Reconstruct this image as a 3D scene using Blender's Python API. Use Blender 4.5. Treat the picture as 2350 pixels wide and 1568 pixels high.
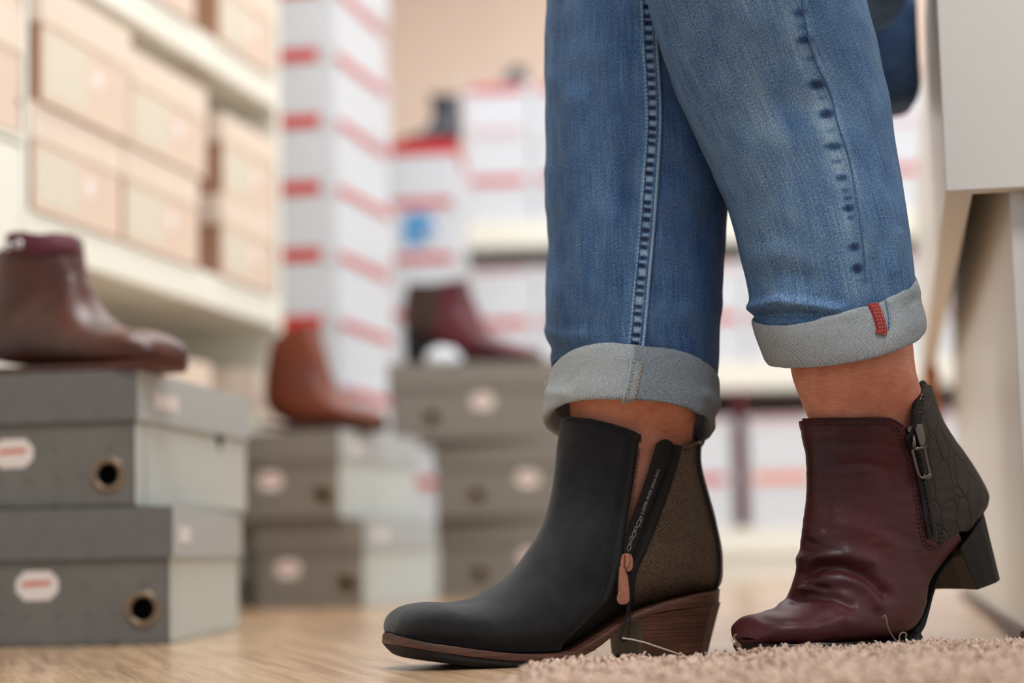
import bpy, bmesh, math, random
import numpy as np
from mathutils import Vector, Matrix, noise
from mathutils.bvhtree import BVHTree
random.seed(7)
for o in list(bpy.data.objects): bpy.data.objects.remove(o)
scn = bpy.context.scene
COL = scn.collection
PI = math.pi

# ------------------------------------------------------------ camera
F = 4600.0                      # focal length in pixels of the 2350 px frame
CAMZ = 0.086
PITCH = math.atan(482/F); ROLL = -0.023
CR = Matrix.Rotation(PI/2+PITCH, 3, 'X') @ Matrix.Rotation(ROLL, 3, 'Z')
CP = Vector((0, 0, CAMZ))
cam_d = bpy.data.cameras.new('camera'); cam = bpy.data.objects.new('camera', cam_d)
COL.objects.link(cam); scn.camera = cam
cam.matrix_world = Matrix.Translation(CP) @ CR.to_4x4()
cam_d.sensor_width = 36; cam_d.lens = F/2350*36
cam_d.clip_start = 0.02; cam_d.clip_end = 60
cam_d.dof.use_dof = True
cam_d.dof.focus_distance = 1.50
cam_d.dof.aperture_fstop = 2.8
cam_d.dof.aperture_blades = 0

# ------------------------------------------------------------ light
wd = bpy.data.worlds.new('world'); scn.world = wd; wd.use_nodes = True
wb = wd.node_tree.nodes['Background']
wb.inputs[0].default_value = (0.88, 0.94, 1.0, 1); wb.inputs[1].default_value = 0.50
YAW0 = math.atan2(-.2186, .9758)
def area(name, loc, rot, sx, sy, watts, col=(.97, .98, 1)):
    d = bpy.data.lights.new(name, 'AREA'); d.shape = 'RECTANGLE'; d.size = sx; d.size_y = sy
    d.energy = watts; d.color = col
    o = bpy.data.objects.new(name, d); COL.objects.link(o); o.location = loc; o.rotation_euler = rot
    return o
area('ceiling_lamp_light', (0.6, 4.6, 2.62), (0, 0, 0), 2.6, 1.6, 12)
area('ceiling_lamp_light', (-0.4, 2.6, 2.62), (0, 0, 0), 1.2, 1.2, 27)
area('ceiling_lamp_light', (0.3, 0.5, 2.62), (0, 0, 0), 1.2, 0.6, 34)
area('ceiling_lamp_light', (0.6, 6.6, 2.62), (0, 0, 0), 2.4, 0.5, 15)
area('window_daylight', (3.75, 2.75, 1.55), (0, math.radians(90), YAW0), 1.3, 3.2, 40, (.86, .94, 1))
scn.view_settings.view_transform = 'Standard'; scn.view_settings.look = 'None'
scn.view_settings.exposure = 0.42; scn.view_settings.gamma = 1.0
scn.view_settings.use_curve_mapping = False

# ------------------------------------------------------------ pixel <-> world
def ray(px, py): return (CR @ Vector(((px-1175)/F, (784-py)/F, -1.0))).normalized()
def W(px, py, Y):
    d = ray(px, py); return CP + d*(Y/d.y)
def WP(px, py, P0, N):
    d = ray(px, py); return CP + d*((P0-CP).dot(N)/d.dot(N))
def FZ(px, py, z=0.0):
    d = ray(px, py); return CP + d*((z-CAMZ)/d.z)
_R = np.array(CR)
def proj(P):
    P = np.asarray(P, float).reshape(-1, 3) - np.array(CP)
    c = P @ _R
    return np.stack([1175+F*c[:, 0]/(-c[:, 2]), 784-F*c[:, 1]/(-c[:, 2])], 1)

# ------------------------------------------------------------ objects
def tag(o, label=None, cat=None, group=None, kind=None):
    if label: o['label'] = label
    if cat: o['category'] = cat
    if group: o['group'] = group
    if kind: o['kind'] = kind
    return o
def empty(name, loc, label, cat, group=None, rz=0):
    o = bpy.data.objects.new(name, None); COL.objects.link(o)
    o.location = loc; o.rotation_euler = (0, 0, rz); o.empty_display_size = .02
    return tag(o, label, cat, group)
def link(name, me, mat, parent=None, world=True):
    o = bpy.data.objects.new(name, me); COL.objects.link(o)
    if mat is not None:
        for m in (mat if isinstance(mat, (list, tuple)) else [mat]): me.materials.append(m)
    if parent is not None:
        o.parent = parent
        if world:
            root = parent; M = Matrix.Identity(4)
            chain = []
            while root is not None: chain.append(root); root = root.parent
            for r in reversed(chain):
                L = Matrix.LocRotScale(r.location, r.rotation_euler, r.scale)
                M = M @ r.matrix_parent_inverse @ L
            o.matrix_parent_inverse = M.inverted()
    return o
def mesh(name, V, Fc, mat, parent=None, uv=None, attrs=None, smooth=True, world=True, mi=None):
    me = bpy.data.meshes.new(name)
    me.from_pydata([tuple(v) for v in V], [], [tuple(f) for f in Fc])
    if uv is not None:
        L = me.uv_layers.new(name='UVMap')
        idx = np.empty(len(me.loops), int); me.loops.foreach_get('vertex_index', idx)
        L.data.foreach_set('uv', np.asarray(uv, float)[idx].ravel())
    if attrs:
        for k, a in attrs.items():
            at = me.attributes.new(k, 'FLOAT', 'POINT'); at.data.foreach_set('value', np.asarray(a, float))
    if smooth: me.polygons.foreach_set('use_smooth', [True]*len(me.polygons))
    if mi is not None: me.polygons.foreach_set('material_index', list(mi))
    me.update()
    return link(name, me, mat, parent, world)
def solid(o, t, off=-1, rim=True):
    m = o.modifiers.new('solid', 'SOLIDIFY'); m.thickness = t; m.offset = off; m.use_rim = rim; return o
def bevel(o, w, seg=2, ang=30):
    m = o.modifiers.new('bevel', 'BEVEL'); m.width = w; m.segments = seg; m.limit_method = 'ANGLE'
    m.angle_limit = math.radians(ang); return o
def subsurf(o, n=1):
    m = o.modifiers.new('sub', 'SUBSURF'); m.levels = n; m.render_levels = n; return o

def settle(root, z):
    """let a thing rest exactly at height z"""
    lo = 1e9
    def rec(o, M0):
        nonlocal lo
        L = Matrix.LocRotScale(o.location, o.rotation_euler, o.scale); Mw = M0 @ o.matrix_parent_inverse @ L if o.parent else L
        if o.type == 'MESH': lo = min(lo, min((Mw @ v.co).z for v in o.data.vertices))
        for c in [x for x in COL.objects if x.parent == o]: rec(c, Mw)
    rec(root, Matrix.Identity(4)); root.location.z += z-lo
BOXF = [(0, 3, 2, 1), (4, 5, 6, 7), (0, 1, 5, 4), (1, 2, 6, 5), (2, 3, 7, 6), (3, 0, 4, 7)]
class MB:
    """collects plain shapes into ONE mesh"""
    def __init__(s): s.v = []; s.f = []
    def add(s, V, Fc):
        b = len(s.v); s.v += [tuple(v) for v in V]; s.f += [tuple(b+i for i in f) for f in Fc]; return s
    def box(s, x0, x1, y0, y1, z0, z1, M=None):
        V = [Vector(p) for p in ((x0, y0, z0), (x1, y0, z0), (x1, y1, z0), (x0, y1, z0), (x0, y0, z1), (x1, y0, z1), (x1, y1, z1), (x0, y1, z1))]
        if M is not None: V = [M @ v for v in V]
        return s.add(V, BOXF)
    def tube(s, pts, r, n=8, cap=True):
        pts = [Vector(p) for p in pts]; k = len(pts); V = []; Fc = []
        up = None
        for i, p in enumerate(pts):
            t = (pts[min(i+1, k-1)]-pts[max(i-1, 0)]).normalized()
            if up is None: up = t.orthogonal().normalized()
            up = (up - t*up.dot(t)).normalized(); sd = t.cross(up)
            rr = r[i] if hasattr(r, '__len__') else r
            for j in range(n):
                a = 2*PI*j/n; V.append(p + up*rr*math.cos(a) + sd*rr*math.sin(a))
        for i in range(k-1):
            for j in range(n):
                Fc.append((i*n+j, i*n+(j+1) % n, (i+1)*n+(j+1) % n, (i+1)*n+j))
        if cap: Fc.append(tuple(range(n))[::-1]); Fc.append(tuple((k-1)*n+j for j in range(n)))
        return s.add(V, Fc)
    def prism(s, poly, d):
        """3D polygon extruded by vector d"""
        n = len(poly); V = [Vector(p) for p in poly] + [Vector(p)+d for p in poly]
        Fc = [tuple(range(n)), tuple(range(n, 2*n))[::-1]] + [(i, i+n, (i+1) % n+n, (i+1) % n) for i in range(n)]
        return s.add(V, Fc)
    def build(s, name, mat, parent=None, smooth=False, world=True):
        return mesh(name, s.v, s.f, mat, parent, smooth=smooth, world=world)

def catmull(pts, n):
    """resample rows (k, d) to n rows"""
    P = np.asarray(pts, float); k = len(P)
    t = np.linspace(0, k-1, n); i = np.minimum(t.astype(int), k-2); f = (t-i)[:, None]
    p0 = P[np.maximum(i-1, 0)]; p1 = P[i]; p2 = P[i+1]; p3 = P[np.minimum(i+2, k-1)]
    p0 = np.where((i == 0)[:, None], 2*p1-p2, p0); p3 = np.where((i == k-2)[:, None], 2*p2-p1, p3)
    return .5*(2*p1 + (p2-p0)*f + (2*p0-5*p1+4*p2-p3)*f**2 + (3*p1-p0-3*p2+p3)*f**3)

def sdf(poly, Q):
    """signed distance to a pixel polygon, negative inside"""
    P = np.asarray(poly, float); Q = np.asarray(Q, float); d = np.full(len(Q), 1e18); ins = np.zeros(len(Q), bool)
    for a, b in zip(P, np.roll(P, -1, 0)):
        e = b-a; w = Q-a; t = np.clip((w@e)/max(e@e, 1e-9), 0, 1)
        d = np.minimum(d, ((w-t[:, None]*e)**2).sum(1))
        c = ((a[1] > Q[:, 1]) != (b[1] > Q[:, 1]))
        with np.errstate(divide='ignore', invalid='ignore'):
            xx = (b[0]-a[0])*(Q[:, 1]-a[1])/(b[1]-a[1]+1e-12)+a[0]
        ins ^= c & (Q[:, 0] < xx)
    d = np.sqrt(d); return np.where(ins, -d, d)
def segdist(path, Q):
    P = np.asarray(path, float); Q = np.asarray(Q, float); d = np.full(len(Q), 1e18)
    for a, b in zip(P[:-1], P[1:]):
        e = b-a; w = Q-a; t = np.clip((w@e)/max(e@e, 1e-9), 0, 1)
        d = np.minimum(d, ((w-t[:, None]*e)**2).sum(1))
    return np.sqrt(d)

def clip(V, Fc, f):
    """keep the side of the mesh where the field f < 0; V rows carry all data"""
    V = np.asarray(V); out = []; newf = []; extra = []; cache = {}; remap = {}
    def keep(i):
        if i not in remap: remap[i] = len(out); out.append(V[i])
        return remap[i]
    def cut(i, j):
        k = (min(i, j), max(i, j))
        if k not in cache:
            t = f[i]/(f[i]-f[j]); cache[k] = len(out); out.append(V[i]*(1-t)+V[j]*t)
        return cache[k]
    for fc in Fc:
        s = [f[i] < 0 for i in fc]
        if not any(s): continue
        if all(s): newf.append([keep(i) for i in fc]); continue
        p = []
        for a in range(len(fc)):
            i, j = fc[a], fc[(a+1) % len(fc)]
            if f[i] < 0: p.append(keep(i))
            if (f[i] < 0) != (f[j] < 0): p.append(cut(i, j))
        if len(p) >= 3: newf.append(p)
    return np.array(out), newf

# ------------------------------------------------------------ lofted surfaces
class Loft:
    """closed tube; each key: A (front/top), B (back/bottom) 3D points, half width w along wdir,
    superellipse exponents na (A half) and nb (B half), lift = near side raised by"""
    def __init__(s, keys, nu=120, ns=96, disp=None):
        K = np.array([list(k['A'])+list(k['B'])+[k['w']]+list(k['d'])+[k.get('na', 2.2), k.get('nb', k.get('na', 2.2)), k.get('lift', 0.)] for k in keys])
        R = catmull(K, nu)
        th = np.linspace(0, 2*PI, ns, endpoint=False); c = np.cos(th); sn = np.sin(th)
        A = R[:, None, 0:3]; B = R[:, None, 3:6]; w = R[:, 6][:, None, None]; d = R[:, 7:10]
        d = (d/np.linalg.norm(d, axis=1, keepdims=True))[:, None, :]
        n = np.where(c[None, :] >= 0, R[:, 10][:, None], R[:, 11][:, None])
        cc = (np.sign(c)*np.abs(c)**(2/n))[:, :, None]; ss = (np.sign(sn)*np.abs(sn)**(2/n))[:, :, None]
        P = (A+B)/2 + (A-B)/2*cc + d*w*ss
        P[:, :, 2] += R[:, 12][:, None]*sn[None, :]
        s.nu, s.ns = nu, ns
        # arc length coordinates
        du = np.linalg.norm(np.diff(P, axis=0), axis=2); du = np.concatenate([np.zeros((1, ns)), np.cumsum(du, 0)])
        s.v = np.repeat(du.mean(1)[:, None], ns, 1)
        dv = np.linalg.norm(np.roll(P, -1, 1)-P, axis=2)
        s.u = np.concatenate([np.zeros((nu, 1)), np.cumsum(dv, 1)[:, :-1]], 1)
        s.P = P
        s.near = np.arange(ns) <= ns//2
        s.mirror = (ns-np.arange(ns)) % ns
        s.pxy()
        if disp is not None:
            N = s.normals(); D = disp(s); s.P = s.P + N*D[:, :, None]; s.pxy()
        s.bv = None
    def pxy(s):
        q = proj(s.P).reshape(s.nu, s.ns, 2); s.q = q
        m = q.copy(); far = ~s.near; m[:, far] = q[:, s.mirror[far]]; s.m = m
    def normals(s):
        a = np.gradient(s.P, axis=0); b = np.roll(s.P, -1, 1)-np.roll(s.P, 1, 1)
        N = np.cross(b, a); l = np.linalg.norm(N, axis=2, keepdims=True); N = N/np.maximum(l, 1e-12)
        C = s.P.mean(1, keepdims=True)
        if (N*(s.P-C)).sum() < 0: N = -N
        return N
    def faces(s, rows=None, caps=(False, False)):
        n = s.ns; Fc = []
        flip = getattr(s, '_flip', None)
        for i in range(s.nu-1):
            for j in range(n):
                k = (j+1) % n; Fc.append((i*n+j, i*n+k, (i+1)*n+k, (i+1)*n+j))
        # orientation
        a, b, c, d = [Vector(s.P.reshape(-1, 3)[x]) for x in Fc[(s.nu//2)*n + n//4]]
        nn = (b-a).cross(d-a); C = Vector(s.P[s.nu//2].mean(0))
        s.rev = nn.dot(a-C) < 0
        if s.rev: Fc = [f[::-1] for f in Fc]
        if caps[0]: f = tuple(range(n)); Fc.append(f if s.rev is True else f[::-1])
        if caps[1]: f = tuple((s.nu-1)*n+j for j in range(n)); Fc.append(f[::-1] if s.rev is True else f)
        return Fc
    def data(s, off=0.0):
        P = s.P + s.normals()*off if off else s.P
        return np.concatenate([P.reshape(-1, 3), s.u.reshape(-1, 1), s.v.reshape(-1, 1)], 1)
    def obj(s, name, mat, parent=None, caps=(False, False), attrs=None, off=0):
        D = s.data(off); return mesh(name, D[:, :3], s.faces(caps=caps), mat, parent, uv=D[:, 3:5], attrs=attrs)
    def patch(s, name, mat, parent, fields, off=0.0, side='both', attrs=None):
        """fields: list of functions(pixels)->signed distance; only where all are < 0"""
        D = s.data(off); q = s.m.reshape(-1, 2)
        nearv = np.tile(s.near, s.nu)
        f = np.full(len(D), -1e9)
        for g in fields: f = np.maximum(f, g(q))
        if side == 'near':
            nn = np.tile((s.near | (np.arange(s.ns) == s.ns//2+1) | (np.arange(s.ns) == s.ns-1)), s.nu); f = np.where(nn, f, 1e3)
        V, Fc = clip(np.concatenate([D], 1), s.faces(), f)
        return mesh(name, V[:, :3], Fc, mat, parent, uv=V[:, 3:5])
    def bvh(s):
        if s.bv is None:
            s.bv = BVHTree.FromPolygons([Vector(p) for p in s.P.reshape(-1, 3)], s.faces())
        return s.bv
    def hit(s, px, py):
        d = ray(px, py); r = s.bvh().ray_cast(CP, d)
        if r[0] is None:
            # nearest silhouette point
            i = int(((s.q.reshape(-1, 2)-np.array((px, py)))**2).sum(1).argmin())
            p = Vector(s.P.reshape(-1, 3)[i]); n = Vector(s.normals().reshape(-1, 3)[i]); return p, n
        n = r[1]
        if n.dot(d) > 0: n = -n
        return r[0], n
    def path(s, pts, n, off=0.0):
        Q = catmull(pts, n); out = []
        for x, y in Q:
            p, nn = s.hit(x, y); out.append((p+nn*off, nn))
        # smooth normals
        N = np.array([list(a[1]) for a in out])
        for _ in range(3):
            N[1:-1] = (N[:-2]+2*N[1:-1]+N[2:])/4
        N /= np.linalg.norm(N, axis=1, keepdims=True)
        return [(out[i][0], Vector(N[i])) for i in range(n)]

def frames(path):
    out = []
    for i, (p, n) in enumerate(path):
        t = (path[min(i+1, len(path)-1)][0]-path[max(i-1, 0)][0]).normalized()
        s = n.cross(t).normalized(); out.append((p, t, s, t.cross(s).normalized()))
    return out
def ribbon(name, path, prof, mat, parent, attrs=None, smooth=True):
    """prof: list of (side, height) or function(i,n)->list; swept along path"""
    fr = frames(path); V = []; n = len(fr); Fc = []; uv = []; L = 0; k = None
    for i, (p, t, s, nn) in enumerate(fr):
        if i: L += (p-fr[i-1][0]).length
        pr = prof(i, n) if callable(prof) else prof
        k = len(pr)
        for j, (a, h) in enumerate(pr): V.append(p + s*a + nn*h); uv.append((a, L))
    for i in range(n-1):
        for j in range(k-1): Fc.append((i*k+j, i*k+j+1, (i+1)*k+j+1, (i+1)*k+j))
    return mesh(name, V, Fc, mat, parent, uv=uv, smooth=smooth, attrs=attrs)
def stitches(mb, path, length=.0022, gap=.0012, r=.00045):
    """dashes along a dense path"""
    pts = [p for p, n in path]; L = [0]
    for a, b in zip(pts[:-1], pts[1:]): L.append(L[-1]+(b-a).length)
    L = np.array(L); P = np.array([list(p) for p in pts]); x = 0
    def at(t): return Vector([np.interp(t, L, P[:, k]) for k in range(3)])
    while x+length < L[-1]:
        mb.tube([at(x), at(x+length*.5)+Vector((0, -.0002, 0)), at(x+length)], [r*.5, r, r*.5], 5); x += length+gap
    return mb
# ------------------------------------------------------------ materials
def lin(c):
    return tuple((x/255/12.92 if x/255 <= .04045 else ((x/255+.055)/1.055)**2.4) for x in c)+(1,)
class NT:
    def __init__(s, name):
        s.m = bpy.data.materials.new(name); s.m.use_nodes = True; s.t = s.m.node_tree
        s.b = s.t.nodes['Principled BSDF']
    def n(s, typ, **kw):
        x = s.t.nodes.new(typ)
        for k, v in kw.items():
            if k.startswith('_'): setattr(x, k[1:], v)
            else:
                key = k.replace('__', ' ')
                if key.isdigit(): key = int(key)
                if isinstance(v, bpy.types.NodeSocket): s.t.links.new(v, x.inputs[key])
                else: x.inputs[key].default_value = v
        return x
    def link(s, a, b): s.t.links.new(a, b)
    def uv(s, scale=(1, 1, 1), rot=0, obj=False):
        tc = s.n('ShaderNodeTexCoord'); mp = s.n('ShaderNodeMapping')
        s.link(tc.outputs['Object' if obj else 'UV'], mp.inputs[0]); mp.inputs['Scale'].default_value = scale
        mp.inputs['Rotation'].default_value = (0, 0, rot) if not hasattr(rot, '__len__') else rot
        return mp.outputs[0]
    def noise(s, vec, scale, detail=2, rough=.5):
        x = s.n('ShaderNodeTexNoise'); s.link(vec, x.inputs['Vector'])
        x.inputs['Scale'].default_value = scale; x.inputs['Detail'].default_value = detail; x.inputs['Roughness'].default_value = rough
        return x.outputs['Fac']
    def wave(s, vec, scale, dist=0, dscale=1, dirn='X'):
        x = s.n('ShaderNodeTexWave'); s.link(vec, x.inputs['Vector']); x.bands_direction = dirn
        x.inputs['Scale'].default_value = scale; x.inputs['Distortion'].default_value = dist; x.inputs['Detail Scale'].default_value = dscale
        return x.outputs['Fac']
    def ramp(s, fac, stops):
        x = s.n('ShaderNodeValToRGB'); s.link(fac, x.inputs[0]); e = x.color_ramp.elements
        while len(e) < len(stops): e.new(.5)
        for i, (p, c) in enumerate(stops): e[i].position = p; e[i].color = c if len(c) == 4 else lin(c)
        return x.outputs[0]
    def mix(s, fac, a, b, mode='MIX'):
        x = s.t.nodes.new('ShaderNodeMix'); x.data_type = 'RGBA'; x.blend_type = mode
        for v, i in ((fac, 0), (a, 6), (b, 7)):
            if isinstance(v, bpy.types.NodeSocket): s.link(v, x.inputs[i])
            else: x.inputs[i].default_value = v
        return x.outputs[2]
    def math(s, op, a, b=0.0):
        x = s.n('ShaderNodeMath'); x.operation = op
        for v, i in ((a, 0), (b, 1)):
            if isinstance(v, bpy.types.NodeSocket): s.link(v, x.inputs[i])
            else: x.inputs[i].default_value = v
        return x.outputs[0]
    def attr(s, name):
        x = s.n('ShaderNodeAttribute'); x.attribute_name = name; return x.outputs['Fac']
    def bump(s, h, strength, dist=.001, prev=None):
        x = s.n('ShaderNodeBump'); s.link(h, x.inputs['Height']); x.inputs['Strength'].default_value = strength; x.inputs['Distance'].default_value = dist
        if prev is not None: s.link(prev, x.inputs['Normal'])
        return x.outputs[0]
    def done(s, col=None, rough=.5, metal=0, nrm=None, **kw):
        for key, v in (('Base Color', col), ('Roughness', rough), ('Metallic', metal), ('Normal', nrm)):
            if v is None: continue
            if isinstance(v, bpy.types.NodeSocket): s.link(v, s.b.inputs[key])
            else: s.b.inputs[key].default_value = v
        for k, v in kw.items(): s.b.inputs[k.replace('__', ' ')].default_value = v
        return s.m
def plain(name, rgb, rough=.5, metal=0, amp=.06, scale=60, bump=0, bscale=400, **kw):
    t = NT(name); v = t.uv(obj=True); c = lin(rgb)
    n = t.noise(v, scale, 3)
    lo = tuple(x*(1-amp) for x in c[:3])+(1,); hi = tuple(min(1, x*(1+amp)) for x in c[:3])+(1,)
    col = t.ramp(n, [(.3, lo), (.7, hi)])
    nr = t.bump(t.noise(v, bscale, 2), bump, .0005) if bump else None
    return t.done(col, rough, metal, nr, **kw)

def m_denim(name='denim', cuff=False, tint=1.0):
    t = NT(name)
    if not cuff:
        tw = t.wave(t.uv((1, 1, 1), .72), 430, .8, 3)
        th = t.noise(t.uv((1500, 620, 1)), 1, 2, .75); lg = t.noise(t.uv((1000, 24, 1)), 1, 2, .6)
        sl = t.noise(t.uv((1100, 1900, 1)), 1, 1)
        big = t.noise(t.uv((1, .35, 1)), 30, 3)
        mid = t.noise(t.uv((1, .6, 1)), 70, 2)
        f = t.math('ADD', t.math('MULTIPLY', th, .62), t.math('MULTIPLY', sl, .38))
        f = t.math('ADD', t.math('MULTIPLY', t.math('SUBTRACT', f, .5), 2.0), .47)
        f = t.math('ADD', f, t.math('MULTIPLY', t.math('SUBTRACT', lg, .5), .5))
        f = t.math('ADD', f, t.math('MULTIPLY', t.math('SUBTRACT', big, .5), .28))
        f = t.math('ADD', f, t.math('MULTIPLY', t.math('SUBTRACT', mid, .5), .25))
        f = t.math('ADD', f, t.math('MULTIPLY', t.math('SUBTRACT', tw, .5), .22))
        f = t.math('ADD', f, t.attr('wear_shade'))
        col = t.ramp(f, [(.0, (10, 25, 60)), (.3, (32, 64, 108)), (.55, (64, 105, 150)), (.8, (118, 151, 180)), (1, (172, 189, 200))])
        gy = t.noise(t.uv((1, .4, 1)), 46, 3, .6)
        col = t.mix(t.ramp(gy, [(.42, (0, 0, 0, 1)), (.7, (.15, .15, .15, 1))]), col, lin((112, 122, 126)))
        nr = t.bump(tw, .35, .0004); nr = t.bump(th, .3, .0004, nr)
        return t.done(col, .86, 0, nr)
    tw = t.wave(t.uv((1, 1, 1), -.62), 340, 1.6, 5)
    th = t.noise(t.uv((500, 700, 1)), 1, 2)
    f = t.math('ADD', t.math('MULTIPLY', tw, .70), t.math('MULTIPLY', th, .42))
    f = t.math('ADD', f, t.attr('wear_shade'))
    col = t.ramp(f, [(.15, (54, 68, 84)), (.5, (122, 133, 141)), (.86, (200, 205, 204))])
    nr = t.bump(tw, .5, .0005); nr = t.bump(th, .4, .0005, nr)
    return t.done(col, .9, 0, nr)
def m_skin():
    t = NT('skin'); v = t.uv(obj=True)
    c = t.ramp(t.noise(v, 55, 4, .6), [(.25, (196, 122, 96)), (.5, (216, 144, 116)), (.75, (228, 162, 134))])
    w = t.noise(t.uv((140, 140, 900), obj=True), 1, 4, .65)
    c = t.mix(.25, c, t.ramp(w, [(.35, (160, 88, 68)), (.65, (225, 160, 134))]))
    nr = t.bump(w, .5, .0008); nr = t.bump(t.noise(v, 1600, 2), .25, .0004, nr)
    t.b.inputs['Subsurface Weight'].default_value = .0
    t.b.inputs['Subsurface Radius'].default_value = (.008, .003, .002); t.b.inputs['Subsurface Scale'].default_value = .5
    return t.done(c, .5, 0, nr)
def m_nubuck():
    t = NT('charcoal_nubuck'); v = t.uv(obj=True)
    a = t.noise(v, 28, 4, .6)
    c = t.ramp(a, [(.3, (24, 26, 29)), (.55, (35, 37, 40)), (.8, (50, 52, 54))])
    nr = t.bump(t.noise(v, 1800, 2), .35, .0005); nr = t.bump(t.noise(v, 120, 2), .15, .001, nr)
    return t.done(c, .8, 0, nr, Specular__IOR__Level=.25, Sheen__Weight=.2, Sheen__Roughness=.4)
def m_rib():
    t = NT('bronze_embossed_leather')
    w = t.wave(t.uv((1, 1, 1), -.69), 165, 2.2, 4); w2 = t.noise(t.uv((900, 900, 1)), 1, 2)
    f = t.math('ADD', t.math('MULTIPLY', w, .7), t.math('MULTIPLY', w2, .3))
    c = t.ramp(f, [(.2, (34, 28, 23)), (.5, (80, 66, 55)), (.8, (142, 120, 100))])
    nr = t.bump(f, .8, .0012)
    return t.done(c, .42, .35, nr)
def m_maroon():
    t = NT('maroon_leather'); v = t.uv(obj=True)
    a = t.noise(v, 16, 3); g = t.noise(t.uv((1, 1, 3.2), obj=True), 420, 3, .6)
    c = t.ramp(a, [(.3, (40, 9, 14)), (.55, (68, 15, 24)), (.8, (90, 22, 30))])
    c = t.mix(.4, c, t.ramp(g, [(.35, (34, 11, 14)), (.65, (86, 28, 34))]))
    nr = t.bump(g, .35, .0006)
    rg = t.ramp(a, [(.3, (.42,)*3+(1,)), (.7, (.56,)*3+(1,))])
    return t.done(c, rg, 0, nr, Specular__IOR__Level=.38)
def m_croc():
    t = NT('croc_embossed_leather'); v = t.uv((1, 1, .6), obj=True)
    x = t.n('ShaderNodeTexVoronoi'); x.feature = 'DISTANCE_TO_EDGE'; t.link(v, x.inputs['Vector']); x.inputs['Scale'].default_value = 72
    e = t.ramp(x.outputs['Distance'], [(0, (0, 0, 0, 1)), (.07, (1, 1, 1, 1))])
    c = t.mix(e, lin((16, 11, 8)), lin((38, 26, 19)))
    return t.done(c, .46, 0, t.bump(e, .5, .0012), Specular__IOR__Level=.35)
def m_stack():
    t = NT('stacked_heel_wood'); v = t.uv((8, 8, 1500), obj=True)
    g = t.noise(v, 1, 3, .8); g2 = t.noise(t.uv((40, 40, 60), obj=True), 1, 2)
    f = t.math('ADD', t.math('MULTIPLY', g, .75), t.math('MULTIPLY', g2, .25))
    c = t.ramp(f, [(.3, (32, 18, 13)), (.5, (74, 44, 33)), (.68, (112, 72, 55))])
    return t.done(c, .45, 0, t.bump(g, .3, .0005))
def m_floor():
    t = NT('wood_laminate'); a = 1.08
    v = t.uv((1, 1, 1), a, obj=True)
    br = t.n('ShaderNodeTexBrick'); t.link(v, br.inputs['Vector'])
    br.offset = .37; br.inputs['Scale'].default_value = 1; br.inputs['Brick Width'].default_value = 1.2; br.inputs['Row Height'].default_value = .19
    br.inputs['Mortar Size'].default_value = .0012; br.inputs['Color1'].default_value = (.2, .2, .2, 1); br.inputs['Color2'].default_value = (.8, .8, .8, 1); br.inputs['Mortar'].default_value = (0, 0, 0, 1)
    m2 = t.n('ShaderNodeMapping'); t.link(v, m2.inputs[0]); m2.inputs['Scale'].default_value = (4, 90, 1)
    add = t.n('ShaderNodeVectorMath'); add.operation = 'ADD'; t.link(m2.outputs[0], add.inputs[0]); t.link(br.outputs['Color'], add.inputs[1])
    g = t.noise(add.outputs[0], 1, 5, .65)
    m3 = t.n('ShaderNodeMapping'); t.link(v, m3.inputs[0]); m3.inputs['Scale'].default_value = (1.5, 9, 1)
    g3 = t.noise(m3.outputs[0], 1, 2)
    f = t.math('ADD', t.math('MULTIPLY', g, .75), t.math('MULTIPLY', g3, .25))
    f = t.math('ADD', f, t.math('MULTIPLY', t.math('SUBTRACT', t.n('ShaderNodeSeparateColor', **{'0': br.outputs['Color']}).outputs[0], .5), .12))
    c = t.ramp(f, [(.3, (130, 100, 74)), (.5, (182, 149, 115)), (.7, (212, 181, 148))])
    return t.done(c, .22, 0, t.bump(g, .06, .0005), Specular__IOR__Level=.6)
def m_greybox():
    t = NT('grey_cardboard'); v = t.uv(obj=True)
    x = t.n('ShaderNodeTexVoronoi'); t.link(v, x.inputs['Vector']); x.inputs['Scale'].default_value = 34; x.inputs['Randomness'].default_value = .15
    d = t.ramp(x.outputs['Distance'], [(.12, (.8,)*3+(1,)), (.2, (1,)*3+(1,))])
    c = t.mix(1.0, t.ramp(t.noise(v, 20, 3), [(.3, (106, 104, 99)), (.7, (116, 114, 109))]), d, 'MULTIPLY')
    return t.done(c, .55)
def m_wood(name, rgb):
    t = NT(name); g = t.noise(t.uv((8, 8, 60), obj=True), 1, 3); c = lin(rgb)
    col = t.ramp(g, [(.3, tuple(x*.8 for x in c[:3])+(1,)), (.7, c)]); return t.done(col, .45)

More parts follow.
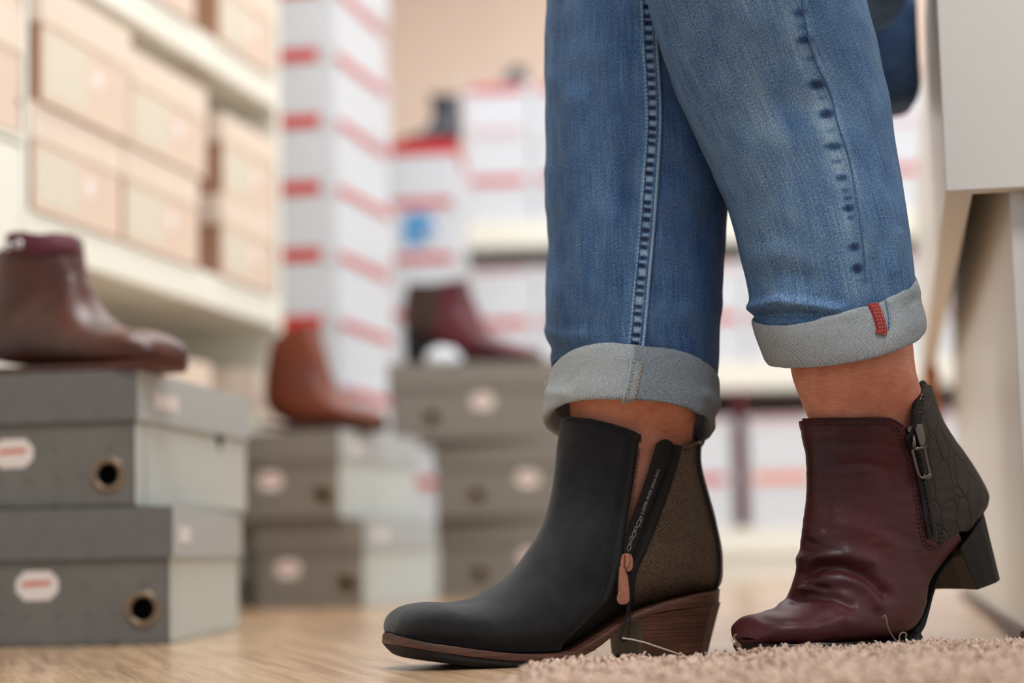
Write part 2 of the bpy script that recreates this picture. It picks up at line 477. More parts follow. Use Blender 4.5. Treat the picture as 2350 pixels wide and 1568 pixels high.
M = dict(
    denim=m_denim(), cuff=m_denim('denim_reverse', True), skin=m_skin(), nubuck=m_nubuck(), rib=m_rib(),
    maroon=m_maroon(), croc=m_croc(), stack=m_stack(), floor=m_floor(), grey=m_greybox(),
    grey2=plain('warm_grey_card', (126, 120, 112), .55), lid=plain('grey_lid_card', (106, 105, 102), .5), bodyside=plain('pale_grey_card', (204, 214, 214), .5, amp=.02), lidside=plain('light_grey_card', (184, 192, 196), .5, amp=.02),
    black=plain('black_fabric', (17, 16, 16), .8, bump=.3, bscale=1500),
    blackleather=plain('black_leather', (20, 18, 18), .5),
    rubber=plain('black_rubber', (15, 14, 15), .8, bump=.15, bscale=500),
    teeth=plain('dark_zip_metal', (44, 41, 38), .4, .7),
    copper=plain('copper_metal', (186, 132, 112), .3, .9, amp=.15, scale=200),
    gunmetal=plain('gunmetal', (105, 102, 100), .25, .95),
    welt=m_stack(),
    breast=plain('heel_breast_cover', (98, 88, 70), .5),
    heelblack=plain('lacquered_heel', (13, 12, 11), .5, Specular__IOR__Level=.3),
    heelbrown=plain('heel_breast_brown', (42, 34, 22), .4),
    thread=plain('black_thread', (16, 16, 22), .9),
    navythread=plain('dark_navy_thread', (25, 29, 42), .9),
    tan=plain('tan_thread', (176, 150, 104), .9),
    redthread=plain('red_selvedge', (140, 38, 34), .85, amp=.25, scale=900, bump=.6, bscale=1200),
    whitethread=plain('white_thread', (196, 180, 165), .9),
    nylon=plain('clear_nylon', (206, 196, 180), .4),
    print=plain('white_print', (172, 168, 160), .7),
    white=plain('white_lacquer', (226, 222, 214), .38, amp=.01),
    cream=plain('cream_laminate', (240, 239, 228), .5, amp=.015),
    wallm=plain('peach_wall', (242, 221, 205), .9, amp=.02, scale=3),
    leftw=plain('cream_wall', (232, 228, 218), .9, amp=.02, scale=3),
    ceil=plain('ceiling_paint', (240, 238, 232), .95, amp=.01),
    beige=plain('pale_pink_beige_card', (228, 205, 186), .6, amp=.03, scale=12),
    beigelid=plain('pale_beige_lid_card', (232, 215, 198), .6, amp=.03, scale=12),
    brownside=plain('brown_card', (168, 126, 100), .65, amp=.05, scale=12),
    greylabel=plain('pale_printed_label', (222, 214, 196), .6, amp=.05, scale=90),
    dotw=plain('white_sticker', (244, 240, 240), .4, amp=.01),
    sticker=plain('white_price_sticker', (232, 222, 216), .5, amp=.02),
    stickred=plain('red_sticker_print', (206, 120, 108), .6, amp=.05),
    boxwhite=plain('white_card', (214, 219, 226), .45, amp=.01),
    boxred=plain('red_print', (205, 38, 36), .4, amp=.03),
    blue=plain('blue_print', (86, 150, 205), .45),
    orange=plain('orange_print', (240, 118, 62), .5),
    hole=plain('black_shade_and_mark', (8, 7, 6), .9),
    ring=plain('brass_eyelet', (140, 122, 102), .35, .6),
    brown=plain('brown_leather', (72, 32, 19), .42, amp=.35, scale=24, Specular__IOR__Level=.4, Coat__Weight=.14, Coat__Roughness=.04), brownsole=plain('brown_rubber', (84, 42, 32), .5),
    tanboot=plain('cognac_leather', (112, 50, 26), .4, amp=.3, scale=14),
    darkbrown=plain('dark_brown_leather', (62, 42, 34), .5, amp=.2, scale=20),
    burg=plain('burgundy_leather', (90, 26, 38), .35, amp=.3, scale=16),
    plum=plain('plum_trim', (88, 24, 42), .6),
    navy=plain('navy_leather', (44, 50, 64), .25, amp=.2, scale=20, Coat__Weight=.5, Coat__Roughness=.1),
    rugm=plain('rug_backing', (150, 118, 98), .95, amp=.2, scale=200),
    paleblue=plain('pale_blue_yarn', (150, 168, 178), .9, amp=.3, scale=900, bump=.6, bscale=1500), paper=plain('white_tissue', (236, 240, 246), .7),
    orangewood=m_wood('orange_wood', (196, 118, 70)), chrome=plain('chrome', (200, 200, 200), .12, 1.0),
    lining=plain('grey_brown_lining', (54, 44, 40), .9),
    lamp=None)
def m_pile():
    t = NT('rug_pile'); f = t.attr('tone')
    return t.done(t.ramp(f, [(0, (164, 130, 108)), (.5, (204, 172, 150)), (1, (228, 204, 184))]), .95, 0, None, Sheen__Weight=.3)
M['pile'] = m_pile()
tl = NT('lamp_diffuser'); tl.done((1, 1, 1, 1)); tl.b.inputs['Emission Color'].default_value = (.9, .95, 1, 1); tl.b.inputs['Emission Strength'].default_value = 1.3; M['lamp'] = tl.m
# ------------------------------------------------------------ the setting
RU = Vector((.2186, .9758, 0)); RV = Vector((.9758, -.2186, 0))       # room axes: away along the shelves / to the right
def RP(a, b, z=0): return RV*a + RU*b + Vector((0, 0, z))              # room coordinates -> world
YAW = math.atan2(-.2186, .9758)
MR = Matrix.Rotation(YAW, 4, 'Z')
def room_slab(name, a0, a1, b0, b1, z0, z1, mat):
    mb = MB(); mb.box(a0, a1, b0, b1, z0, z1)
    o = mb.build(name, mat); o.rotation_euler = (0, 0, YAW); o['kind'] = 'structure'; return o
room_slab('floor', -3.35, 3.6, -1.2, 7.6, -.06, 0, M['floor'])
room_slab('wall_back', -3.35, 3.6, 7.6, 7.7, 0, 2.7, M['wallm'])
room_slab('wall_left', -3.35, -3.25, -1.2, 7.6, 0, 2.7, M['leftw'])
room_slab('wall_right', 3.6, 3.7, -1.2, 7.6, 0, 2.7, M['leftw'])
room_slab('ceiling', -3.35, 3.6, -1.2, 7.7, 2.7, 2.78, M['ceil'])
room_slab('window_1', 3.59, 3.6, 1.9, 5.1, .9, 2.2, M['lamp'])
room_slab('baseboard_back', -3.25, 3.6, 7.58, 7.6, 0, .08, M['white'])

# ------------------------------------------------------------ shoe boxes
def hexa(cx, cz, w, h, cut):
    return [(cx-w/2+cut, cz-h/2), (cx+w/2-cut, cz-h/2), (cx+w/2, cz-h/2+cut), (cx+w/2, cz+h/2-cut), (cx+w/2-cut, cz+h/2), (cx-w/2+cut, cz+h/2), (cx-w/2, cz+h/2-cut), (cx-w/2, cz-h/2+cut)]
def front_plate(name, poly, y, t, mat, parent, side='front', x=0):
    """flat plate on the front (y=0 face, facing -y) or right (+x) side, local coordinates"""
    mb = MB()
    if side == 'front': mb.prism([(a, y, b) for a, b in poly], Vector((0, -t, 0)))
    else: mb.prism([(x, a, b) for a, b in poly][::-1], Vector((t, 0, 0)))
    return mb.build(name, mat, parent, world=False)
def disc(cx, cz, r, n=32): return [(cx+r*math.cos(2*PI*i/n), cz+r*math.sin(2*PI*i/n)) for i in range(n)]
def grey_box(corner, L, D, H, vu, label, hole=None, stick=None, logo=None, lidh=.052, notch=False, patchx=None, gm='grey'):
    """corner: front right bottom corner; long front runs to the left, side runs along direction vu"""
    r = empty('shoe_box', corner, label, 'shoe box', 'grey shoe boxes', math.atan2(vu[1], vu[0])-PI/2)
    o = .0025
    wt = .0025
    mb = MB(); n = 28
    # front with a round finger hole
    hx, hz, hr = hole if hole else (None, None, None)
    if hole:
        ring = disc(hx, hz, hr, n); 
        bd = []
        for i in range(n):
            a = 2*PI*i/n; dx, dz = math.cos(a), math.sin(a)
            k = min((( -hx) if dx > 0 else (-L-hx))/dx if abs(dx) > 1e-6 else 1e9, ((H-lidh*.6-hz) if dz > 0 else (-hz))/dz if abs(dz) > 1e-6 else 1e9)
            bd.append((hx+dx*k, hz+dz*k))
        top = H-lidh*.6
        V = [(a, 0, b) for a, b in ring]+[(a, 0, b) for a, b in bd]
        mb.add(V, [(i, (i+1) % n, n+(i+1) % n, n+i) for i in range(n)])
        # fill the corners
        for cxx, czz in ((0, 0), (0, top), (-L, 0), (-L, top)):
            best = sorted(range(n), key=lambda i: math.hypot(bd[i][0]-cxx, bd[i][1]-czz))[:2]
            i, j = best
            if (i+1) % n != j: i, j = j, i
            mb.add([(cxx, 0, czz), (bd[i][0], 0, bd[i][1]), (bd[j][0], 0, bd[j][1])], [(0, 1, 2)])
        mb.box(-L, 0, .03, .033, 0, H-lidh*.6)      # inner wall behind the hole, coloured near-black as the shade inside
    else: mb.box(-L, 0, 0, wt, 0, H-lidh*.6)
    mb.box(-L, 0, D-wt, D, 0, H-.002); mb.box(-L, -L+wt, 0, D, 0, H-.002); mb.box(-L, 0, 0, D, 0, wt)
    if notch:
        t2 = H-lidh+.004; k0, k1 = D*.68, D*.78
        mb.prism([(0, 0, 0), (0, D, 0), (0, D, t2), (0, k1, t2), (0, (k0+k1)/2, t2-.026), (0, k0, t2), (0, 0, t2)], Vector((-wt, 0, 0)))
    else: mb.box(-wt, 0, 0, D, 0, H-.002)
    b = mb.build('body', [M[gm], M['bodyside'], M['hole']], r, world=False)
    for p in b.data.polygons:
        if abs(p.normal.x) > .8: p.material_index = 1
    for p in b.data.polygons:
        if hole and .028 < p.center.y < .036: p.material_index = 2
    lb = MB(); lb.box(-L-o, o, -o, D+o, H-.003, H); lb.box(-L-o, o, -o-.002, -o, H-lidh, H); lb.box(-L-o, o, D+o, D+o+.002, H-lidh, H)
    lb.box(o, o+.002, -o-.002, D+o+.002, H-lidh, H); lb.box(-L-o-.002, -L-o, -o-.002, D+o+.002, H-lidh, H)
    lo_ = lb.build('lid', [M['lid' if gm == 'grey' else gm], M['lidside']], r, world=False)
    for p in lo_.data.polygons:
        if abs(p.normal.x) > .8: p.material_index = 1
    if hole:
        rg = MB(); a = disc(hx, hz, hr*1.5, n); c = disc(hx, hz, hr, n)
        V = [(x, -.0012, z) for x, z in a]+[(x, -.0018, z) for x, z in c]+[(x, .004, z) for x, z in c]+[(x, .0002, z) for x, z in a]
        rg.add(V, [(i, (i+1) % n, n+(i+1) % n, n+i) for i in range(n)]+[(n+i, n+(i+1) % n, 2*n+(i+1) % n, 2*n+i) for i in range(n)]+[(3*n+i, 3*n+(i+1) % n, (i+1) % n, i) for i in range(n)])
        rg.build('eyelet', M['ring'], r, smooth=True, world=False)
    if stick:
        s = front_plate('sticker', hexa(stick[0], stick[1], .044, .030, .009), 0, .0006, M['sticker'], r)
        front_plate('printed_price', [(stick[0]-.016, stick[1]-.001), (stick[0]+.014, stick[1]+.0005), (stick[0]+.014, stick[1]+.0055), (stick[0]-.016, stick[1]+.004)], -.0006, .0003, M['stickred'], s)
    if patchx is not None:
        front_plate('size_label', [(-L, .006), (patchx, .006), (patchx, .052), (-L, .052)], 0, .0004, M['grey'], r)
    if logo:
        z = H-lidh*.55
        mb = MB(); x = logo
        for k in range(7 if notch else 5):
            hh = .0075 if k % 3 else .0095
            mb.box(o+.0021, o+.0027, x+k*.0115, x+k*.0115+.0095, z-hh, z+hh)
        mb.build('brand_print', M['dotw'], r, world=False)
    return r
def gcorner(px, py): p = FZ(px, py, 0); return p
# front stack
c1 = W(390, 1475, 2.07); c1.z = 0
grey_box(c1, .34, .41, .1405, Vector((.034, 1, 0)), 'grey shoe box resting on the floor at the bottom of the front left stack', hole=(-.028, .036, .0128), stick=(-.137, .062), logo=.03, patchx=-.131)
c2 = W(310, 1157, 2.07); c2.z = .1415
grey_box(c2, .34, .41, .141, Vector((.149, 1, 0)), 'grey shoe box with notched side carrying the brown boot with buckle', hole=(-.029, .033, .0125), stick=(-.132, .058), logo=.05, notch=True, patchx=-.125)
# second stack
c3 = W(835, 1388, 3.35); c3.z = 0
grey_box(c3, .193, .36, .147, Vector((.30, 1, 0)), 'grey shoe box on the floor under the box with the cognac boot', hole=(-.03, .04, .0125), stick=(-.135, .065), logo=.05, gm='grey2')
c4 = W(779, 1196, 3.34); c4.z = .148
grey_box(c4, .193, .36, .147, Vector((.33, 1, 0)), 'grey shoe box carrying the cognac boot, top of the middle stack', hole=(-.03, .04, .0125), stick=(-.125, .065), logo=.05, gm='grey2')
# third stack
for k, (px, lab) in enumerate(((1400, 'grey shoe box on the floor, lowest of the stack under the burgundy boot'), (1400, 'grey shoe box in the middle of the stack under the burgundy boot'), (1300, 'grey shoe box carrying the burgundy boot and white tissue'))):
    c = W(px, 1350, 3.92); c.z = .1525*k
    grey_box(c, .335, .30, .152, Vector((.12-.08*k, 1, 0)), lab, hole=(-.255, .045, .0125), stick=(-.155, .075), gm='grey2')

# ------------------------------------------------------------ left shelving unit
SX = -.96 * 1.3 * .9758            # room coordinate a of the shelf front plane
def bY(Y): return Y/.9758 - 0.0 + 0.0  # helper below replaces it
def b_at(px):                # room coordinate b where the front plane is seen at pixel column px
    d = ray(px, 1270); d = Vector((d.x, d.y, 0)); t = SX/d.dot(RV); return (d*t).dot(RU)
def zat(px, py):
    d = ray(px, py); h = Vector((d.x, d.y, 0)); t = SX/h.dot(RV); return CAMZ + d.z*t
B0 = b_at(62)+.002; B1 = b_at(645)
r = empty('bookcase', RP(SX, B0), 'white open bookcase filled with beige shoe boxes', 'bookcase', rz=YAW)
def bpart(name, x0, x1, y0, y1, z0, z1, mat, parent=r):
    mb = MB(); mb.box(x0, x1, y0, y1, z0, z1); return bevel(mb.build(name, mat, parent, world=False), .001)
LB = B1-B0; DP = .34
ZL = zat(600, 739); ZU = zat(625, 246)
bpart('side_panel', -DP, 0, -.015, 0, 0, 2.0, M['cream']); bpart('side_panel', -DP, 0, LB, LB+.022, 0, 2.0, M['cream'])
bpart('back_panel', -DP-.006, -DP, -.015, LB+.022, 0, 2.0, M['cream'])
for z0 in (.05, ZL, ZU, ZU+(ZU-ZL), ZU+2*(ZU-ZL)): bpart('shelf', -DP, 0, .0005, LB-.0005, z0, z0+.056, M['cream'])
bpart('plinth', -DP, -.02, .0005, LB-.0005, 0, .0495, M['cream'])
n_box = [0]
def beige_box(b0, b1, z, h, label, grp, a=SX+.004, dep=.33, sticker=True, lab=True):
    t = empty('shoe_box', RP(a, b0, z), label, 'shoe box', grp, YAW)
    w = b1-b0; lh = h*.36
    mb = MB(); mb.box(-dep, 0, 0, w, 0, h-.004); body = bevel(mb.build('body', M['brownside'], t, world=False), .0015)
    fr = MB(); fr.box(0, .0012, .0, w, .0, h-lh); fr.build('printed_front', M['beige'], t, world=False)
    mb = MB(); mb.box(-dep-.003, .0035, -.003, w+.003, h-lh, h); bevel(mb.build('lid', M['beigelid'], t, world=False), .002)
    if lab: front_plate('size_label', [(.01, .012), (w*.5, .012), (w*.5, h-lh-.008), (.01, h-lh-.008)], 0, .0006, M['greylabel'], t, 'right', .0012)
    if sticker: front_plate('round_sticker', disc(w*.62, (h-lh)*.62, .014, 20), 0, .0008, M['dotw'], t, 'right', .0013)
    return t
G = 'beige shoe boxes in the bookcase'
HB = .1155*1.29; zl = ZL+.0565; zu = ZU+.0565
beige_box(b_at(66), b_at(272), zl, HB, 'beige shoe box on the middle shelf, lower left beside the near side panel', G)
beige_box(b_at(72), b_at(280), zl+HB+.001, HB+.022, 'beige shoe box on the middle shelf, upper left and tallest', G, a=SX+.012)
beige_box(b_at(280), b_at(452), zl, HB, 'beige shoe box on the middle shelf, lower one of the central pair', G)
beige_box(b_at(286), b_at(464), zl+HB+.001, HB, 'beige shoe box on the middle shelf, upper one of the central pair', G, a=SX+.010)
beige_box(b_at(508), b_at(628), zl, HB-.008, 'beige shoe box on the middle shelf, lower right after the gap', G)
beige_box(b_at(512), b_at(632), zl+HB-.006, HB-.008, 'beige shoe box on the middle shelf, upper right after the gap', G)
beige_box(b_at(80), b_at(236), zu, HB, 'beige shoe box at the near end of the high shelf', G)
beige_box(b_at(248), b_at(448), zu, HB, 'beige shoe box in the middle of the high shelf', G)
beige_box(b_at(507), b_at(632), zu, HB, 'beige shoe box at the far end of the high shelf, lower one', G)
beige_box(b_at(505), b_at(630), zu+HB+.001, HB, 'beige shoe box at the far end of the high shelf, upper one', G)
zb = .1065
beige_box(b_at(300), b_at(478), zb, HB, 'beige shoe box low in the bookcase behind the front grey stack, lower one', G)
beige_box(b_at(300), b_at(478), zb+HB+.001, HB, 'beige shoe box low in the bookcase behind the front grey stack, upper one', G)
beige_box(b_at(556), b_at(636), zb, HB, 'beige shoe box in the lowest compartment beside the far panel, lower one', G)
beige_box(b_at(556), b_at(636), zb+HB+.001, HB+.006, 'beige shoe box in the lowest compartment beside the far panel, upper one', G)
# near cabinet with a closed front, two boxes on it
Bn0 = b_at(-420); Bn1 = b_at(57)-.009
zc = zat(25, 318)
r2 = empty('cabinet', RP(SX-.0, Bn0), 'cream cabinet with a closed door left of the bookcase', 'cabinet', rz=YAW)
mb = MB(); mb.box(-DP, -.02, 0, Bn1-Bn0, 0, zc); bevel(mb.build('body', M['cream'], r2, world=False), .001)
mb = MB(); mb.box(-.019, 0, .002, Bn1-Bn0-.002, .04, zc-.006); bevel(mb.build('door', M['cream'], r2, world=False), .002)
mb = MB(); mb.box(-.05, 0, 0, Bn1-Bn0, zc, zc+.01); bevel(mb.build('top_board', M['cream'], r2, world=False), .001)
Gc = 'boxes on the cream cabinet'
tb = beige_box(b_at(-180), b_at(48)-.008, zc+.0105, .17, 'pale shoe box with a small dark mark standing on the cream cabinet', Gc, a=SX, dep=.3, sticker=False, lab=False)
front_plate('printed_mark', disc((b_at(48)-b_at(-180))*.955, .043, .0045, 16), 0, .0006, M['hole'], tb, 'right', .0012)
beige_box(b_at(-180), b_at(46)-.008, zc+.0105+.171, .16, 'pale shoe box stacked on top of the marked box on the cabinet', Gc, a=SX, dep=.3, sticker=False, lab=False)

# ------------------------------------------------------------ red and white box tower
def red_box(t, w, d, h, band=True, front_mark=True, col='boxred'):
    """local: front face at y=0 facing -y, x from -w to 0, depth +y"""
    mb = MB(); mb.box(-w, 0, 0, d, 0, h-.002); bevel(mb.build('body', M['boxwhite'], t, world=False), .001)
    lh = h*.24
    mb = MB(); mb.box(-w-.003, .003, -.003, d+.003, h-lh, h); lid = bevel(mb.build('lid', M['boxwhite'], t, world=False), .001)
    if front_mark: front_plate('red_band', [(-w-.002, h-lh+.002), (-.034, h-lh+.002), (-.034, h-.004), (-w-.002, h-.004)], -.003, .0006, M[col], lid)
    if band: front_plate('red_band', [(.004, h-lh+.003), (d*.93, h-lh+.003), (d*.93, h-lh*.42), (.004, h-lh*.42)], 0, .0006, M[col], lid, 'right', .003)
    return t
tc = W(785, 900, 4.15); tc.z = 0
pl = MB(); pl.box(-.26, .02, -.01, .44, 0, .022)
o = pl.build('display_platform', M['white']); o.location = tc; o.rotation_euler = (0, 0, YAW); tag(o, 'low white platform on the floor under the tall box tower', 'platform')
pitch = .1425
names = ['lowest', 'second lowest', 'third from the bottom', 'fourth from the bottom', 'fifth from the bottom', 'sixth from the bottom', 'fourth from the top', 'third from the top', 'second from the top', 'topmost']
for k in range(10):
    p = tc + RV*(random.uniform(-.004, .004)-.0007*k) + Vector((0, 0, .0225+pitch*k))
    t = empty('shoe_box', p, 'white shoe box with red lid band, %s of the tall tower' % names[k], 'shoe box', 'red and white boxes of the tall tower', YAW+random.uniform(-.02, .02))
    red_box(t, .235, .41, pitch-.0012)

# ------------------------------------------------------------ white display bench on the right
BD = Vector((.189, 1, 0)).normalized(); BN = Vector((-BD.y, BD.x, 0))   # along the bench / facing left
bc = W(2170, 441, 1.62)                                                # lower front left corner of the seat box
bz = bc.z
byaw = math.atan2(BD.y, BD.x)-PI/2
r = empty('display_bench', Vector((bc.x, bc.y, 0)), 'white lacquered display bench at the right edge, standing on panel legs', 'bench', rz=byaw)
def dpart(name, x0, x1, y0, y1, z0, z1, mat=M['white'], bv=.0015):
    mb = MB(); mb.box(x0, x1, y0, y1, z0, z1); return bevel(mb.build(name, mat, r, world=False), bv)
dpart('seat_box', 0, .6, 0, .018, bz, bz+.26); dpart('side_board', 0, .0225, .0185, 1.75, bz, bz+.26)
dpart('seat_board', .023, .6, .0185, 1.75, bz+.235, bz+.26)
dpart('underside_panel', .071, .6, .0185, 1.75, bz, bz+.01)
dpart('wooden_bracket', .0, .028, 1.66, 1.74, bz-.10, bz-.0005, M['orangewood'])
dpart('panel_leg', .0515, .0705, .0185, 1.72, 0, bz+.234); dpart('panel_leg', .071, .6, .0, .018, 0, bz-.0015)
dpart('foot_strip', .045, .051, .05, 1.70, 0, .012, M['welt'], .0005)  # thin dark strip along the foot of the panel leg

# ------------------------------------------------------------ back display wall
def back_unit(px0, px1, Y, zs, name, label, zt, dep=.36, th=.05):
    p = W(px0, 1266, Y); L = (W(px1, 1266, Y)-p).length
    r = empty(name, Vector((p.x, p.y, 0)), label, 'shelf unit', rz=YAW*.15)
    def q(nm, x0, x1, y0, y1, z0, z1, m=M['cream']):
        mb = MB(); mb.box(x0, x1, y0, y1, z0, z1); return mb.build(nm, m, r, world=False)
    for z in zs: q('shelf', .031, L-.031, 0, dep, z, z+th)
    q('plinth', .031, L-.031, .02, dep, 0, zs[0]-.001)
    q('side_panel', 0, .03, 0, dep, 0, zt); q('side_panel', L-.03, L, 0, dep, 0, zt)
    q('middle_panel', .756, .786, .002, dep, zs[0]+th+.0005, zs[1]-.0005, M['burg'])
    q('back_panel', 0, L, dep+.001, dep+.01, 0, zt, M['brownside'])  # brown painted in for the shaded back of the cream shelf
    return r, L
YB = 5.5
bu, LBU = back_unit(1058, 2250, YB, (.06, .515, .925), 'display_shelf', 'long cream display shelf along the back wall full of red and white boxes', .975, th=.075)
def bx(x, z): return bu.location + Matrix.Rotation(YAW*.15, 3, 'Z') @ Vector((x, .01, z))
def rb(x, z, w, h, label, grp, col='boxred', fm=True, thin=1.0, dep=.3):
    t = empty('shoe_box', bx(x+w, z), label, 'shoe box', grp, YAW*.15)
    mb = MB(); mb.box(-w, 0, 0, dep, 0, h-.002); bevel(mb.build('body', M['boxwhite'], t, world=False), .001)
    lh = .036*thin
    mb = MB(); mb.box(-w-.002, .002, -.003, dep, h-lh, h); lid = mb.build('lid', M['boxwhite'], t, world=False)
    lo = h-lh*(.95 if z > 1.25 else .42 if thin < 1 else .75)
    if fm: front_plate('red_band', [(-w+.012, lo), (-.02, lo), (-.02, h-.006), (-w+.012, h-.006)], -.003, .0006, M[col], lid)
    return t
pos = ['first', 'second', 'third', 'fourth', 'fifth', 'sixth', 'seventh']
for lv, (z0, nn, hh) in enumerate(((.136, 2, .151), (.591, 2, .140), (1.001, 3, .130))):
    if lv == 0: cols = [(.035+.1795*k, .1745) for k in range(4)]+[(.790+.196*k, .190) for k in range(3)]
    else: cols = [(.034+.1915*k, .1865) for k in range(7)]
    for i, (x, w) in enumerate(cols):
        for k in range(nn):
            where = ('bottom shelf', 'middle shelf', 'top board')[lv]
            row = (('lower', 'upper'), ('lower', 'upper'), ('lowest', 'middle', 'uppermost'))[lv][k]
            fm = not (lv == 2 and k == 1 and i % 2)
            rb(x, z0+hh*k+.0004, w, hh-.001, 'white red-rimmed box, %s in the %s column from left, %s of the back display' % (row, pos[i], where),
               'red and white boxes on the back display', 'orange' if (lv, k, i) in ((0, 0, 4), (1, 1, 3)) else 'boxred', fm, .8 if k else 1)
# free standing column left of it
ca = W(1062, 1270, 4.9); ca.z = 0
for k in range(8):
    h = .1385
    t = empty('shoe_box', ca+Vector((0, 0, h*k+.0005)), ['white red-rimmed box, %s in the column under the dark boot' % s for s in ('lowest', 'second lowest', 'third from the floor', 'fourth from the floor', 'fourth from the top', 'third from the top', 'second from top with blue print', 'topmost')][k], 'shoe box', 'red and white boxes of the column beside the back display', YAW*.3)
    mb = MB(); mb.box(-.17, 0, 0, .3, 0, h-.003); bevel(mb.build('body', M['boxwhite'], t, world=False), .001)
    lh = .036
    mb = MB(); mb.box(-.173, .003, -.003, .303, h-lh, h-.001); lid = mb.build('lid', M['boxred'] if k == 7 else M['boxwhite'], t, world=False)
    if k != 7: front_plate('red_band', [(-.165, h-lh+.006), (-.01, h-lh+.006), (-.01, h-.01), (-.165, h-.01)], -.003, .0006, M['boxred'], lid)
    if k == 6:
        front_plate('blue_print', [(-.13, .01), (-.075, .015), (-.05, .045), (-.06, .085), (-.1, .1), (-.135, .08)], 0, .0008, M['blue'], t)
        mb = MB()
        for q in range(6):
            pass
        bm = bmesh.new(); bmesh.ops.create_uvsphere(bm, u_segments=24, v_segments=12, radius=.012)
        me = bpy.data.meshes.new('ball'); bm.to_mesh(me); bm.free()
        oo = link('chrome_button', me, M['chrome'], t, world=False); oo.location = (-.068, -.004, .035); oo.scale = (1, .4, 1)
# ceiling lamps (give the light of the room)
for (x, y, sx, sy) in ((.6, 4.6, 2.6, 1.6), (-.4, 2.6, 1.2, 1.2), (.3, .5, 1.2, .6)):
    t = empty('ceiling_lamp', (x, y, 2.699), 'flat square ceiling lamp above the shop floor', 'lamp', 'ceiling lamps')
    mb = MB(); mb.box(-sx/2-.02, sx/2+.02, -sy/2-.02, sy/2+.02, -.03, 0); mb.build('frame', M['white'], t, world=False)
    mb = MB(); mb.box(-sx/2, sx/2, -sy/2, sy/2, -.034, -.0305); mb.build('diffuser', M['lamp'], t, world=False)
# ------------------------------------------------------------ boots
class BootFrame:
    """vertical plane through pixel column px0 at depth Y0, turned by phi (deg, toe towards the camera)"""
    def __init__(s, px0, Y0, phi, toe='left'):
        s.P0 = W(px0, 1250, Y0); p = math.radians(phi); k = 1 if toe == 'left' else -1
        s.e = Vector((math.cos(p), k*math.sin(p), 0)); s.n = Vector((k*math.sin(p), -math.cos(p), 0))   # n faces the camera
    def pt(s, px, py, off=0): return WP(px, py, s.P0+s.n*off, s.n)
def keys2(fr, rows, d=None):
    out = []
    for r in rows:
        a, b, w = r[0], r[1], r[2]
        # the half width leans sideways in the picture: keep the traced outline
        s_ = w*abs(fr.n.x)*F/fr.pt(*a).y; h0 = math.hypot(a[0]-b[0], a[1]-b[1])/2; ux = abs(a[0]-b[0])/max(2*h0, 1e-6)
        k_ = math.sqrt(max(h0*h0-(s_*ux)**2, (.55*h0)**2))/max(h0, 1e-6); cx, cy = (a[0]+b[0])/2, (a[1]+b[1])/2
        a = (cx+(a[0]-cx)*k_, cy+(a[1]-cy)*k_); b = (cx+(b[0]-cx)*k_, cy+(b[1]-cy)*k_)
        na = r[3] if len(r) > 3 else 2.2; nb = r[4] if len(r) > 4 else na; lift = r[5] if len(r) > 5 else 0
        out.append(dict(A=fr.pt(*a), B=fr.pt(*b), w=w, d=d or fr.n, na=na, nb=nb, lift=lift))
    return out
def foot_keys(fr, rows, d):
    ks = keys2(fr, rows)
    for k in ks:
        c = (k['A']+k['B'])/2; h = (k['A']-k['B'])/2; l = h.length; h = h*(max(l-d, l*.45)/l); k['A'] = c+h; k['B'] = c-h; k['w'] = max(k['w']-d, k['w']*.45)
    return ks
def sole_loft(fr, top, bot, lofted, extra, name, mat, parent, pxs=None, n=70, taper=1.0):
    """sole slab under a boot: top and bottom pixel lines over the same columns; half widths by column"""
    T = catmull(top, n); B = catmull(bot, n); Wd = np.interp(T[:, 0], [a for a, b in lofted], [b for a, b in lofted])+extra
    V = []; Fc = []; m = 10
    for i in range(n):
        a = fr.pt(*T[i]); b = fr.pt(*B[i]); w = Wd[i]
        ring = [(-1, 0), (-1.0, .5), (-1, 1), (-.5, 1), (0, 1), (.5, 1), (1, 1), (1, .5), (1, 0), (0, 0)]
        for (x, y) in ring:
            k = w*(1 if y < .6 else taper)
            V.append((a*(1-y)+b*y) + fr.n*x*k)
    for i in range(n-1):
        for j in range(m): Fc.append((i*m+j, i*m+(j+1) % m, (i+1)*m+(j+1) % m, (i+1)*m+j))
    Fc.append(tuple(range(m))[::-1]); Fc.append(tuple((n-1)*m+j for j in range(m)))
    me = mesh(name, V, Fc, mat, parent)
    bm = bmesh.new(); bm.from_mesh(me.data); bmesh.ops.recalc_face_normals(bm, faces=bm.faces); bm.to_mesh(me.data); bm.free()
    bevel(me, .0008, 2, 40); return me
def plate(fr, poly, off, t, mat, name, parent, bv=.0005, holes=None):
    """pixel polygon on the plane at off in front of the boot plane, t thick"""
    mb = MB(); mb.prism([fr.pt(x, y, off) for x, y in poly], fr.n*t)
    o = mb.build(name, mat, parent)
    bm = bmesh.new(); bm.from_mesh(o.data); bmesh.ops.recalc_face_normals(bm, faces=bm.faces); bm.to_mesh(o.data); bm.free()
    bevel(o, bv, 2, 30); return o
def curve_poly(pts, n=40, closed=True):
    P = list(pts)
    if closed:
        Q = catmull(P[-2:]+P+P[:3], n*2); k = len(P)+5-1
        t0, t1 = 2/k, (len(P)+2)/k
        idx = [int(round((t0+(t1-t0)*i/n)*(2*n-1))) for i in range(n)]
        return [tuple(Q[i]) for i in idx]
    return [tuple(q) for q in catmull(P, n)]
